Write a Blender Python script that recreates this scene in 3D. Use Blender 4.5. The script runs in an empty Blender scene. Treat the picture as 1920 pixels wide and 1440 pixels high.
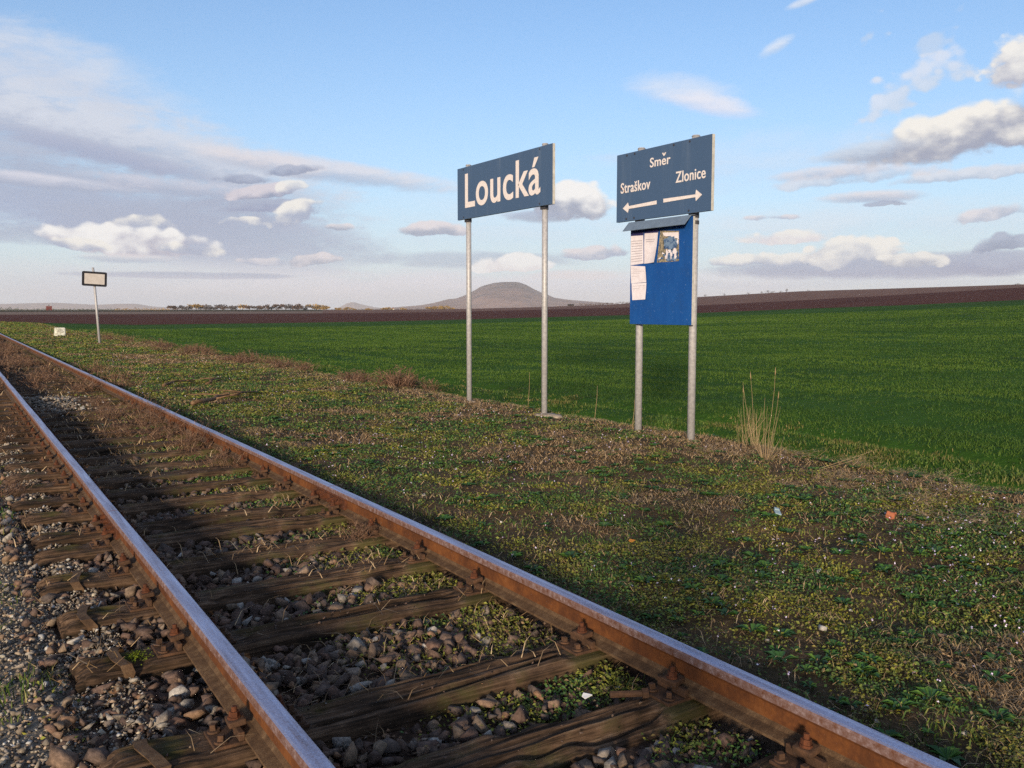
import bpy, bmesh, math, random
import numpy as np
from mathutils import Vector, Matrix

random.seed(11)
rng = np.random.default_rng(11)
C = bpy.context.scene.collection
scene = bpy.context.scene
PI = math.pi

# ------------------------------------------------------------------ camera
CZ = 1.4717                                   # eye height above sleeper tops
PITCH, YAW = math.radians(4.8498), math.radians(32.5924)
cam_data = bpy.data.cameras.new('camera')
cam_data.sensor_width = 36.0
cam_data.lens = 30.9375
cam_data.clip_start = 0.05
cam_data.clip_end = 60000
cam = bpy.data.objects.new('camera', cam_data)
C.objects.link(cam)
cam.location = (0, 0, CZ)
cam.rotation_euler = (PI/2 - PITCH, 0, -YAW)
scene.camera = cam

EXPOSURE = 1.65
scene.view_settings.view_transform = 'Standard'
scene.view_settings.look = 'None'
scene.view_settings.exposure = EXPOSURE
scene.view_settings.gamma = 1
scene.view_settings.use_curve_mapping = False
KX = 2.0 ** (-EXPOSURE)

SUN_AZ, SUN_EL = math.radians(222.6), math.radians(10.8)   # azimuth clockwise from +Y (the track)
SUN_STRENGTH, SKY_STRENGTH = 2.3, 0.066

scene.cycles.max_bounces = 5
scene.cycles.diffuse_bounces = 2
scene.cycles.glossy_bounces = 2
scene.cycles.transmission_bounces = 2
scene.cycles.volume_bounces = 0
scene.cycles.transparent_max_bounces = 4
scene.cycles.use_denoising = False         # the photograph has grain of its own
scene.cycles.sample_clamp_indirect = 4.0

# geometry of the view, used to give sky features their compass bearing
FWD = np.array([math.sin(YAW)*math.cos(PITCH), math.cos(YAW)*math.cos(PITCH), -math.sin(PITCH)])
RGT = np.array([math.cos(YAW), -math.sin(YAW), 0.0])
UPV = np.cross(RGT, FWD)
FOC = 1650.0
def bearing(px, py):
    d = FWD*FOC + RGT*(px-960) - UPV*(py-720)
    return math.atan2(d[0], d[1]), math.asin(d[2]/np.linalg.norm(d))

# ------------------------------------------------------------------ node helpers
class NT:
    def __init__(s, nt):
        s.nt = nt; s.n = nt.nodes; s.l = nt.links
    def node(s, t, **kw):
        n = s.n.new(t)
        for k, v in kw.items(): setattr(n, k, v)
        return n
    def put(s, sock, v):
        if v is None: return
        if hasattr(v, 'is_output'): s.l.new(v, sock)
        else:
            try: sock.default_value = v
            except Exception:
                sock.default_value = (*v, 1.0) if len(v) == 3 else v
    def m(s, op, a, b=None, c=None, clamp=False):
        n = s.n.new('ShaderNodeMath'); n.operation = op; n.use_clamp = clamp
        s.put(n.inputs[0], a); s.put(n.inputs[1], b); s.put(n.inputs[2], c)
        return n.outputs[0]
    def mix(s, f, a, b, blend='MIX'):
        n = s.n.new('ShaderNodeMix'); n.data_type = 'RGBA'; n.blend_type = blend
        s.put(n.inputs[0], f)
        for sock, v in ((n.inputs[6], a), (n.inputs[7], b)):
            if hasattr(v, 'is_output'): s.l.new(v, sock)
            else: sock.default_value = (*v[:3], 1.0)
        return n.outputs[2]
    def noise(s, vec, scale, detail=4, rough=.55, dist=0.0, dim='3D'):
        n = s.n.new('ShaderNodeTexNoise'); n.noise_dimensions = dim
        if vec is not None: s.l.new(vec, n.inputs['Vector'])
        n.inputs['Scale'].default_value = scale; n.inputs['Detail'].default_value = detail
        n.inputs['Roughness'].default_value = rough; n.inputs['Distortion'].default_value = dist
        return n.outputs[0]
    def mapping(s, vec, scale=(1, 1, 1), loc=(0, 0, 0), rot=(0, 0, 0)):
        n = s.n.new('ShaderNodeMapping')
        s.l.new(vec, n.inputs[0])
        n.inputs[1].default_value = loc; n.inputs[2].default_value = rot; n.inputs[3].default_value = scale
        return n.outputs[0]
    def step(s, v, lo, hi):
        n = s.n.new('ShaderNodeMapRange'); n.interpolation_type = 'SMOOTHSTEP'
        s.put(n.inputs[0], v); s.put(n.inputs[1], lo); s.put(n.inputs[2], hi)
        n.inputs[3].default_value = 0; n.inputs[4].default_value = 1
        return n.outputs[0]
    def ramp(s, f, stops):
        n = s.n.new('ShaderNodeValToRGB')
        e = n.color_ramp.elements
        while len(e) < len(stops): e.new(0.5)
        for q, (p, c) in zip(e, stops):
            q.position = p; q.color = (*c[:3], 1.0)
        s.put(n.inputs[0], f)
        return n.outputs[0]

def new_mat(name):
    m = bpy.data.materials.new(name); m.use_nodes = True
    nt = NT(m.node_tree)
    bs = m.node_tree.nodes['Principled BSDF']
    bs.inputs['Specular IOR Level'].default_value = 0.25
    bs.inputs['Roughness'].default_value = 0.8
    return m, nt, bs
def bump(nt, bs, h, strength=.4, dist=.01):
    b = nt.n.new('ShaderNodeBump'); b.inputs['Strength'].default_value = strength
    b.inputs['Distance'].default_value = dist
    nt.l.new(h, b.inputs['Height']); nt.l.new(b.outputs[0], bs.inputs['Normal'])
def wpos(nt): return nt.node('ShaderNodeNewGeometry').outputs['Position']
def opos(nt): return nt.node('ShaderNodeTexCoord').outputs['Object']

# ------------------------------------------------------------------ world: sky and clouds
world = bpy.data.worlds.new('World'); scene.world = world; world.use_nodes = True
W = NT(world.node_tree)
for n in list(W.n): W.n.remove(n)
out = W.node('ShaderNodeOutputWorld')
sky = W.node('ShaderNodeTexSky', sky_type='NISHITA')
sky.sun_disc = False
sky.sun_elevation = SUN_EL; sky.sun_rotation = SUN_AZ
sky.air_density = 1.0; sky.dust_density = 0.4; sky.ozone_density = 4.0
dirv = W.node('ShaderNodeTexCoord').outputs['Generated']
sep = W.node('ShaderNodeSeparateXYZ'); W.l.new(dirv, sep.inputs[0])
az = W.m('ARCTAN2', sep.outputs[0], sep.outputs[1])
el = W.m('ARCSINE', sep.outputs[2])
fbmn = W.noise(W.mapping(dirv, (1, 1, 1.6)), 19, 7, .62)
vor = W.node('ShaderNodeTexVoronoi', feature='SMOOTH_F1'); W.l.new(W.mapping(dirv, (1, 1, 1.35), (2, 4, 1)), vor.inputs['Vector'])
vor.inputs['Scale'].default_value = 44; vor.inputs['Detail'].default_value = 1.0; vor.inputs['Roughness'].default_value = .6
fine = W.m('ADD', W.m('MULTIPLY', fbmn, .66), W.m('MULTIPLY', W.m('SUBTRACT', 1.0, vor.outputs['Distance']), .34))
mid = W.noise(W.mapping(dirv, (1, 1, 2.2), (3, 1, 7)), 6, 2, .5)
streak0 = W.noise(W.mapping(dirv, (1, 1, 5.0), (9, 2, 3), (0, .10, 0)), 6, 6, .60, .5)
mott = W.noise(W.mapping(dirv, (1, 1, 2.6), (1, 6, 3)), 27, 6, .70, .3)
streak = W.m('ADD', W.m('MULTIPLY', streak0, .62), W.m('MULTIPLY', mott, .38))
az2 = W.m('ADD', az, W.m('MULTIPLY', W.m('SUBTRACT', mid, .5), .06))
el2 = W.m('ADD', el, W.m('MULTIPLY', W.m('SUBTRACT', fbmn, .5), .012))

shader = sky.outputs[0]                       # sky colour so far; the Background node below carries SKY_STRENGTH

def srgb(r, g, b):
    f = lambda c: c/12.92 if c <= .04045 else ((c+.055)/1.055)**2.4
    return tuple(f(c/255)*KX/SKY_STRENGTH for c in (r, g, b))

WHITE, CREAM, PINK = srgb(250, 248, 246), srgb(248, 244, 237), srgb(232, 224, 227)
GREY, LAV, DARK, PALE = srgb(164, 172, 192), srgb(168, 178, 202), srgb(134, 146, 176), srgb(212, 220, 232)

def over(alpha, col):
    """lay a cloud of colour col (socket or rgb) over what is behind it"""
    global shader
    shader = W.mix(alpha, shader, col)

def cloud_group():
    g = bpy.data.node_groups.new('cloud', 'ShaderNodeTree')
    for nm, ty in [('sky', 'NodeSocketColor'), ('az', 'NodeSocketFloat'), ('el', 'NodeSocketFloat'), ('noise', 'NodeSocketFloat'), ('a0', 'NodeSocketFloat'), ('e0', 'NodeSocketFloat'),
                   ('wa', 'NodeSocketFloat'), ('we', 'NodeSocketFloat'), ('cr', 'NodeSocketFloat'), ('sr', 'NodeSocketFloat'), ('flat', 'NodeSocketFloat'), ('amp', 'NodeSocketFloat'),
                   ('soft', 'NodeSocketFloat'), ('op', 'NodeSocketFloat'), ('split', 'NodeSocketFloat'), ('top', 'NodeSocketColor'), ('base', 'NodeSocketColor')]:
        g.interface.new_socket(nm, in_out='INPUT', socket_type=ty)
    g.interface.new_socket('sky', in_out='OUTPUT', socket_type='NodeSocketColor')
    N = NT(g); gi = N.node('NodeGroupInput').outputs; go = N.node('NodeGroupOutput')
    da = N.m('SUBTRACT', gi['az'], gi['a0']); de = N.m('SUBTRACT', gi['el'], gi['e0'])
    dx = N.m('DIVIDE', N.m('ADD', N.m('MULTIPLY', da, gi['cr']), N.m('MULTIPLY', de, gi['sr'])), gi['wa'])
    dy = N.m('DIVIDE', N.m('SUBTRACT', N.m('MULTIPLY', de, gi['cr']), N.m('MULTIPLY', da, gi['sr'])), gi['we'])
    yy = N.m('MAXIMUM', dy, N.m('MULTIPLY', N.m('MULTIPLY', dy, -1.0), gi['flat']))
    d = N.m('SUBTRACT', 1.0, N.m('ADD', N.m('MULTIPLY', dx, dx), N.m('MULTIPLY', yy, yy)))
    nz = N.m('SUBTRACT', gi['noise'], .5)
    d = N.m('ADD', d, N.m('MULTIPLY', nz, gi['amp']))
    alpha = N.m('MULTIPLY', N.step(d, 0.0, gi['soft']), gi['op'])
    t = N.m('ADD', N.m('SUBTRACT', dy, gi['split']), N.m('MULTIPLY', nz, 3.2))
    col = N.mix(N.step(t, -.55, .55), gi['base'], gi['top'])
    N.l.new(N.mix(alpha, gi['sky'], col), go.inputs[0])
    return g
CG = cloud_group()
def cloud(px, py, wx, wy, rot=0, kind='cumulus', top=WHITE, base=GREY, op=1.0, soft=None, amp=None, flat=2.2, split=-.1):
    global shader
    a0, e0 = bearing(px, py)
    wa = (bearing(px+wx, py)[0]-bearing(px-wx, py)[0])/2; we = wy/FOC
    cu = kind == 'cumulus'; r = math.radians(rot)
    n = W.n.new('ShaderNodeGroup'); n.node_tree = CG; q = n.inputs
    W.l.new(shader, q['sky']); W.l.new(az2 if cu else az, q['az']); W.l.new(el2 if cu else el, q['el']); W.l.new(fine if cu else streak, q['noise'])
    for k, v in dict(a0=a0, e0=e0, wa=wa, we=we, cr=math.cos(r), sr=math.sin(r), flat=flat if cu else 1.0, op=op, split=split,
                     amp=(4.0 if cu else 2.6) if amp is None else amp*1.2, soft=(.32 if cu else 1.4) if soft is None else (soft*.55 if cu else soft*.9)).items(): q[k].default_value = v
    q['top'].default_value = (*top, 1); q['base'].default_value = (*base, 1)
    shader = n.outputs[0]

# pale haze towards the horizon, all round
hz = W.m('POWER', 2.718, W.m('MULTIPLY', W.m('ABSOLUTE', el), -6.0))
over(W.m('MULTIPLY', hz, .94), srgb(214, 222, 234))
# loose cloud everywhere outside the view, of the same kind as in it
inview = W.m('MULTIPLY', W.m('SUBTRACT', 1.0, W.step(W.m('ABSOLUTE', W.m('SUBTRACT', az, YAW)), .62, .95)),
             W.m('SUBTRACT', 1.0, W.step(el, .36, .6)))
gen = W.noise(W.mapping(dirv, (1, 1, 2.6), (5, 8, 1)), 3.0, 4, .6)
ga = W.m('MULTIPLY', W.m('MULTIPLY', W.step(gen, .42, .60), W.m('SUBTRACT', 1.0, inview)), W.step(el, 0.0, .08))
over(W.m('MULTIPLY', ga, .8), W.mix(W.step(fine, .35, .65), LAV, CREAM))

# the veil of layered cloud on the left
cloud(40, 225, 350, 160, -24, 'veil', srgb(208, 216, 232), LAV, .95, 1.3, 2.4)
cloud(330, 300, 480, 80, -14, 'veil', srgb(212, 219, 233), LAV, .95, 1.0, 2.6)
cloud(130, 375, 520, 80, -3, 'veil', LAV, srgb(163, 172, 202), .85, 1.0, 2.2)
cloud(40, 335, 330, 16, -3, 'veil', srgb(222, 222, 234), LAV, .8, .9, 2.4)
cloud(600, 318, 300, 26, -6, 'veil', PINK, LAV, .7, 1.0, 2.4)
cloud(430, 450, 360, 70, -4, 'veil', LAV, srgb(166, 172, 200), .85, 1.1, 1.9)
cloud(80, 440, 330, 20, 0, 'veil', LAV, LAV, .7, 1.0, 2.2)
cloud(430, 535, 760, 55, 0, 'veil', srgb(218, 220, 230), srgb(196, 200, 216), .75, 1.3, 1.9)
cloud(1000, 545, 800, 45, 0, 'veil', srgb(232, 228, 236), srgb(216, 218, 230), .7, 1.3, 1.8)
cloud(330, 516, 250, 7, 0, 'veil', LAV, srgb(180, 184, 206), .8, .8, 2.2)
cloud(900, 487, 260, 18, 0, 'veil', LAV, LAV, .6, 1.0, 2.2)
cloud(200, 290, 260, 22, -10, 'veil', srgb(172, 180, 206), srgb(160, 170, 200), .7, 1.0, 2.4)
cloud(330, 350, 260, 20, -4, 'veil', srgb(214, 216, 230), LAV, .7, .9, 2.6)
cloud(150, 130, 300, 60, -18, 'veil', srgb(216, 224, 238), srgb(196, 206, 226), .55, 1.8, 2.8)
cloud(1480, 290, 520, 60, 4, 'veil', srgb(222, 230, 242), srgb(206, 216, 236), .45, 1.8, 2.8)
cloud(1560, 425, 560, 55, 2, 'veil', srgb(226, 230, 240), srgb(204, 212, 230), .5, 1.6, 2.8)
cloud(930, 420, 420, 70, 0, 'veil', srgb(224, 230, 242), srgb(206, 214, 232), .45, 1.8, 2.6)
cloud(1500, 525, 600, 22, 0, 'veil', srgb(226, 228, 236), srgb(200, 206, 222), .6, 1.3, 2.2)
# dark scraps and the lit heaps, left
cloud(560, 322, 80, 14, 8, 'cumulus', LAV, DARK, .8, .9, 2.2)
cloud(450, 338, 70, 14, 3, 'cumulus', LAV, DARK, .8, .9, 2.2)
cloud(490, 362, 90, 20, 6, 'cumulus', srgb(220, 212, 220), DARK, .9, .8, 2.4)
cloud(555, 352, 40, 16, 8, 'cumulus', CREAM, LAV, .8, .8, 2.6)
cloud(500, 388, 110, 18, 4, 'cumulus', LAV, srgb(150, 158, 188), .9, .8, 2.4)
cloud(555, 405, 75, 34, 18, 'cumulus', CREAM, LAV, .95, .6, 2.6, split=0)
cloud(450, 416, 60, 14, 0, 'cumulus', CREAM, LAV, .9, .7, 2.6)
cloud(265, 424, 90, 26, 0, 'cumulus', CREAM, LAV, .9, .6, 2.4, split=-.1)
cloud(250, 462, 215, 42, -3, 'cumulus', WHITE, srgb(176, 176, 196), 1.0, .6, 1.7, 2.6, split=-.22)
cloud(140, 462, 80, 18, 0, 'cumulus', CREAM, LAV, .95, .7, 2.4)
cloud(370, 472, 80, 20, -4, 'cumulus', CREAM, LAV, .95, .7, 2.4)
cloud(225, 484, 130, 10, 0, 'veil', PINK, LAV, .7, 1.0)
cloud(600, 490, 70, 18, 2, 'cumulus', PINK, GREY, .9, .7, 2.4)
cloud(510, 492, 65, 12, 0, 'cumulus', PINK, LAV, .7, .9, 2.4)
cloud(640, 430, 42, 12, 0, 'cumulus', PINK, GREY, .85, .8, 2.4)
cloud(800, 436, 82, 24, 0, 'cumulus', PINK, GREY, .95, .6, 2.0, 2.6, split=0)
# middle
cloud(1065, 388, 95, 56, -6, 'cumulus', WHITE, GREY, 1.0, .6, 1.9, 2.0, split=-.1)
cloud(1010, 406, 80, 14, 0, 'veil', LAV, GREY, .8, .9)
cloud(1230, 300, 150, 10, -4, 'veil', PALE, PALE, .35, 1.4)
cloud(1560, 322, 130, 14, 3, 'veil', PINK, LAV, .7, 1.0)
cloud(968, 500, 92, 28, 0, 'cumulus', WHITE, PINK, .95, .6, 2.2, split=-.3)
cloud(1120, 478, 92, 22, 2, 'cumulus', PINK, LAV, .9, .7, 2.4)
cloud(1080, 515, 100, 12, 0, 'veil', PINK, PINK, .8, 1.0)
# right
cloud(1280, 170, 130, 30, -10, 'veil', srgb(232, 236, 246), srgb(212, 222, 242), .7, 1.8, 2.6)
cloud(1340, 196, 105, 22, -12, 'veil', srgb(240, 238, 246), srgb(220, 224, 242), .8, 1.4, 2.0)
cloud(1505, 5, 40, 8, 14, 'veil', WHITE, PALE, .6, 1.4)
cloud(1455, 88, 42, 13, 26, 'veil', WHITE, PALE, .7, 1.6)
cloud(1645, 50, 34, 34, 0, 'cumulus', PALE, PALE, .65, 1.6, 4.2, 1)
cloud(1780, 14, 26, 24, -30, 'cumulus', PALE, PALE, .55, 1.6, 4.2, 1)
cloud(1750, 76, 50, 20, 24, 'cumulus', PALE, PALE, .5, 1.6, 4.2, 1)
cloud(1720, 160, 140, 40, 22, 'cumulus', srgb(232, 234, 242), PALE, .7, 1.4, 3.8, 1.2)
cloud(1910, 118, 85, 55, 10, 'cumulus', CREAM, srgb(180, 182, 198), .95, .9, 2.8, 1.5, split=-.1)
cloud(1860, 258, 310, 70, 7, 'cumulus', CREAM, srgb(162, 168, 188), 1.0, .9, 1.7, 2.6, split=0.05)
cloud(1640, 282, 130, 20, 4, 'veil', PALE, GREY, .8, 1.0)
cloud(1600, 336, 190, 22, 3, 'cumulus', srgb(226, 222, 228), srgb(176, 184, 204), .6, 1.2, 2.8)
cloud(1800, 332, 190, 20, 3, 'cumulus', srgb(230, 226, 230), srgb(176, 184, 204), .7, 1.1, 2.8)
cloud(1640, 368, 120, 12, 0, 'veil', PINK, LAV, .8, 1.0)
cloud(1650, 384, 60, 9, 0, 'cumulus', LAV, GREY, .85, .9)
cloud(1870, 402, 110, 22, 6, 'cumulus', PINK, LAV, .8, 1.0, 2.6)
cloud(1432, 408, 60, 9, 0, 'cumulus', PINK, LAV, .8, 1.0)
cloud(1460, 450, 105, 24, 0, 'cumulus', CREAM, PINK, .9, .8, 2.4)
cloud(1640, 500, 360, 26, 0, 'veil', LAV, srgb(152, 160, 190), .9, .8, 1.6)
cloud(1880, 492, 170, 26, 0, 'veil', LAV, srgb(142, 151, 183), .9, .9, 1.6)
cloud(1420, 490, 150, 18, 2, 'cumulus', CREAM, LAV, .9, .8, 2.6)
cloud(1590, 480, 125, 40, 2, 'cumulus', CREAM, LAV, .95, .5, 2.6, 2.0, split=-.2)
cloud(1700, 494, 100, 22, 0, 'cumulus', CREAM, GREY, .9, .7, 2.6)
cloud(1895, 460, 70, 24, 6, 'cumulus', LAV, DARK, .9, .7, 2.4)
skybg = W.node('ShaderNodeBackground'); W.l.new(shader, skybg.inputs[0])
skybg.inputs[1].default_value = SKY_STRENGTH
W.l.new(skybg.outputs[0], out.inputs[0])
world.cycles.sampling_method = 'MANUAL'
world.cycles.sample_map_resolution = 512

sun_d = bpy.data.lights.new('sun', 'SUN'); sun_d.energy = SUN_STRENGTH
sun_d.angle = math.radians(7.0)        # low sun through thin cloud: soft-edged shadows
sun_d.color = (1.0, 0.80, 0.57)
sun = bpy.data.objects.new('sun', sun_d); C.objects.link(sun)
sd = Vector((math.sin(SUN_AZ)*math.cos(SUN_EL), math.cos(SUN_AZ)*math.cos(SUN_EL), math.sin(SUN_EL)))
sun.rotation_euler = sd.to_track_quat('Z', 'Y').to_euler()
sun.location = sd*50

# ------------------------------------------------------------------ object helpers
def tag(o, label=None, cat=None, group=None, kind=None):
    if label: o['label'] = label
    if cat: o['category'] = cat
    if group: o['group'] = group
    if kind: o['kind'] = kind
    return o
def link(name, me, parent=None, mat=None):
    o = bpy.data.objects.new(name, me); C.objects.link(o)
    if mat is not None and me is not None:
        for q in (mat if isinstance(mat, (list, tuple)) else [mat]):
            if len(me.materials) < (len(mat) if isinstance(mat, (list, tuple)) else 1): me.materials.append(q)
    if parent: o.parent = parent
    return o
def thing(name, label, cat, loc=(0, 0, 0), rotz=0, group=None):
    o = bpy.data.objects.new(name, None); C.objects.link(o)
    o.location = loc; o.rotation_euler = (0, 0, rotz)
    return tag(o, label, cat, group)
def np_mesh(name, V, F, smooth=False, mat_idx=None):
    V = np.asarray(V, np.float32); F = np.asarray(F, np.int32)
    me = bpy.data.meshes.new(name)
    me.vertices.add(len(V)); me.vertices.foreach_set('co', V.ravel())
    k = F.shape[1]
    me.loops.add(F.size); me.loops.foreach_set('vertex_index', F.ravel())
    me.polygons.add(len(F)); me.polygons.foreach_set('loop_start', np.arange(0, F.size, k, dtype=np.int32))
    if mat_idx is not None: me.polygons.foreach_set('material_index', np.asarray(mat_idx, np.int32))
    me.update(calc_edges=True)
    if smooth: me.polygons.foreach_set('use_smooth', np.ones(len(F), bool))
    me.validate()
    return me
def bm_mesh(name, bm, smooth=False):
    me = bpy.data.meshes.new(name); bm.normal_update(); bm.to_mesh(me); bm.free()
    if smooth: me.polygons.foreach_set('use_smooth', np.ones(len(me.polygons), bool))
    return me
def box(bm, x0, x1, y0, y1, z0, z1, bev=0.0):
    r = bmesh.ops.create_cube(bm, size=1.0)
    for v in r['verts']:
        v.co = Vector(((x0+x1)/2+v.co.x*(x1-x0), (y0+y1)/2+v.co.y*(y1-y0), (z0+z1)/2+v.co.z*(z1-z0)))
    if bev > 0:
        es = list({e for v in r['verts'] for e in v.link_edges})
        bmesh.ops.bevel(bm, geom=es, offset=bev, segments=2, affect='EDGES', profile=.6)
def cyl(bm, p, q, r0, r1=None, n=12):
    p, q = Vector(p), Vector(q); d = q-p; r1 = r0 if r1 is None else r1
    mt = Matrix.Translation((p+q)/2) @ d.to_track_quat('Z', 'Y').to_matrix().to_4x4()
    return bmesh.ops.create_cone(bm, cap_ends=True, segments=n, radius1=r0, radius2=r1, depth=d.length, matrix=mt)['verts']
def tube(bm, pts, radii, n=6):
    rings = []
    for i, p in enumerate(pts):
        p = Vector(p)
        d = (Vector(pts[min(i+1, len(pts)-1)]) - Vector(pts[max(i-1, 0)])).normalized()
        a = d.orthogonal().normalized(); b = d.cross(a)
        rings.append([bm.verts.new(p + (a*math.cos(2*PI*k/n)+b*math.sin(2*PI*k/n))*radii[i]) for k in range(n)])
    for r0, r1 in zip(rings, rings[1:]):
        for k in range(n): bm.faces.new((r0[k], r0[(k+1) % n], r1[(k+1) % n], r1[k]))
    bm.faces.new(rings[0][::-1]); bm.faces.new(rings[-1])

# value noise on arrays
def _h(ix, iy, s):
    v = (ix.astype(np.int64)*374761393 + iy.astype(np.int64)*668265263 + s*974711) & 0x7fffffff
    v = ((v ^ (v >> 13))*1274126177) & 0x7fffffff
    return ((v ^ (v >> 16)) & 0xffff)/65535.0
def vn(x, y, s=0):
    x = np.asarray(x, float); y = np.asarray(y, float)
    ix, iy = np.floor(x), np.floor(y); fx, fy = x-ix, y-iy
    fx = fx*fx*(3-2*fx); fy = fy*fy*(3-2*fy)
    a, b = _h(ix, iy, s), _h(ix+1, iy, s); c, d = _h(ix, iy+1, s), _h(ix+1, iy+1, s)
    return (a*(1-fx)+b*fx)*(1-fy)+(c*(1-fx)+d*fx)*fy
def fbm(x, y, s=0, o=3):
    t = 0; a = .5; n = 0
    for i in range(o):
        t = t + a*vn(x*2**i, y*2**i, s+i*17); n += a; a *= .5
    return t/n
def sst(x, a, b):
    t = np.clip((np.asarray(x, float)-a)/(b-a), 0, 1); return t*t*(3-2*t)

# ------------------------------------------------------------------ the lie of the land
XL, XR = 0.849, 2.354                        # rail centre lines
GX = [0, 250, 500, 700, 850, 1000, 1150, 1305, 1500, 1700, 1920]
V1 = [604, 609, 606, 603, 599.5, 595.5, 591.5, 587, 579, 572, 562]
V2 = [590, 589, 588, 587, 584.5, 581, 577, 573, 563, 552, 538.5]
V3 = [582.2, 581.6, 581.3, 581, 579.5, 576, 571, 557, 546, 540, 533]
GAZ = np.array([bearing(x, 580)[0] for x in GX])
D1, D2, D3 = 110.0, 260.0, 620.0
def edge(v, D):
    return np.array([CZ + D*math.tan(bearing(x, y)[1]) for x, y in zip(GX, v)])
Z1, Z2, Z3 = edge(V1, D1), edge(V2, D2), edge(V3, D3)
def zfar(x, y):
    a = np.arctan2(x, y); D = np.hypot(x, y)
    z1, z2, z3 = (np.interp(a, GAZ, q) for q in (Z1, Z2, Z3))
    zn = -.34
    z = np.where(D < D1, zn+(z1-zn)*np.clip((D-9)/(D1-9), 0, 1),
        np.where(D < D2, z1+(z2-z1)*(D-D1)/(D2-D1),
        np.where(D < D3, z2+(z3-z2)*(D-D2)/(D3-D2),
                 z3+(-.6-z3)*sst(D, D3, D3+900))))
    return z
def H(x, y):
    x = np.asarray(x, float); y = np.asarray(y, float)
    n1 = fbm(x*.55, y*.55, 3, 3)-.5; n2 = fbm(x*3.1, y*3.1, 9, 3)-.5
    xs = [-200, -2.5, -.6, .22, .42, 2.40, 2.54, 2.9, 3.3, 4.0, 6.4, 7.15, 7.5, 8.0, 8.6]
    zs = [-.3, -.16, -.05, -.045, -.08, -.075, .045, .055, .03, -.005, -.005, -.02, -.07, -.22, -.34]
    z = np.interp(x, xs, zs)
    w = np.maximum(sst(x, 8.0, 9.2), sst(np.hypot(x, y), 55, 105))
    edgew = sst(x, 2.7, 3.2)*(1-sst(x, 8.5, 10.0))
    z = z + n1*.11*edgew + n2*.065*(.35+.65*edgew)*(1-sst(x, 8, 9))
    ruts = -.10*np.exp(-((x-8.75-.12*np.sin(y*.3))/.2)**2) - .10*np.exp(-((x-10.2-.12*np.sin(y*.27+1))/.22)**2)
    f = zfar(x, y) + (fbm(x*.35, y*.35, 21, 3)-.5)*.14*(1-sst(np.hypot(x, y), 20, 70)) + ruts*(1-sst(np.hypot(x, y), 60, 100)) + n2*.05*(1-sst(np.hypot(x, y), 60, 100))
    return z*(1-w)+f*w

def sheet(name, Xg, Yg, mat, smooth=True, zf=H, dz=0.0):
    n, m = Xg.shape
    V = np.stack([Xg, Yg, zf(Xg, Yg)+dz], -1).reshape(-1, 3)
    i = np.arange(n*m).reshape(n, m)
    F = np.stack([i[:-1, :-1], i[1:, :-1], i[1:, 1:], i[:-1, 1:]], -1).reshape(-1, 4)
    o = link(name, np_mesh(name, V, F, smooth), None, mat)
    return tag(o, kind='structure')

# ------------------------------------------------------------------ materials
def ground_mat(name, stops, scale=2.0, fine_scale=25, b=.5, bd=.02, detail=6):
    m, nt, bs = new_mat(name); p = wpos(nt)
    big = nt.noise(p, scale, detail, .6); sm = nt.noise(p, fine_scale, 5, .65)
    f = nt.m('ADD', nt.m('MULTIPLY', big, .62), nt.m('MULTIPLY', sm, .38))
    nt.put(bs.inputs['Base Color'], nt.ramp(f, stops))
    bs.inputs['Specular IOR Level'].default_value = .1
    bs.inputs['Roughness'].default_value = .95
    bump(nt, bs, sm, b, bd)
    return m
M = {}
M['bed'] = ground_mat('bed_soil', [(.33, (0.0192, 0.0132, 0.0096)), (.5, (0.06, 0.0384, 0.0276)), (.68, (0.132, 0.0936, 0.066))], 3, 45, .8, .02)
M['path'] = ground_mat('gravel_soil', [(.3, (.06, .05, .04)), (.5, (.15, .13, .105)), (.7, (.28, .25, .21))], 4, 70, .8, .015)
def z_brown(x, y): return np.clip(sst(fbm(x*.85, y*.85, 201, 4), .56, .67)+.45*np.exp(-((x-6.95)/.5)**2)*sst(fbm(x*.8, y*.8, 205, 3), .4, .55), 0, 1)*sst(x, 2.6, 3.1)
def z_yellow(x, y): return sst(fbm(x*2.6, y*2.6, 203, 4), .46, .60)
M['verge'] = ground_mat('verge_soil', [(.3, (.026, .019, .011)), (.44, (.058, .042, .022)), (.54, (.10, .066, .036)), (.64, (.17, .105, .06)), (.75, (.24, .165, .10))], 1.6, 34, .9, .03)
M['left'] = ground_mat('meadow_soil', [(.3, (.03, .03, .012)), (.7, (.09, .08, .04))], 1.0, 12)

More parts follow.
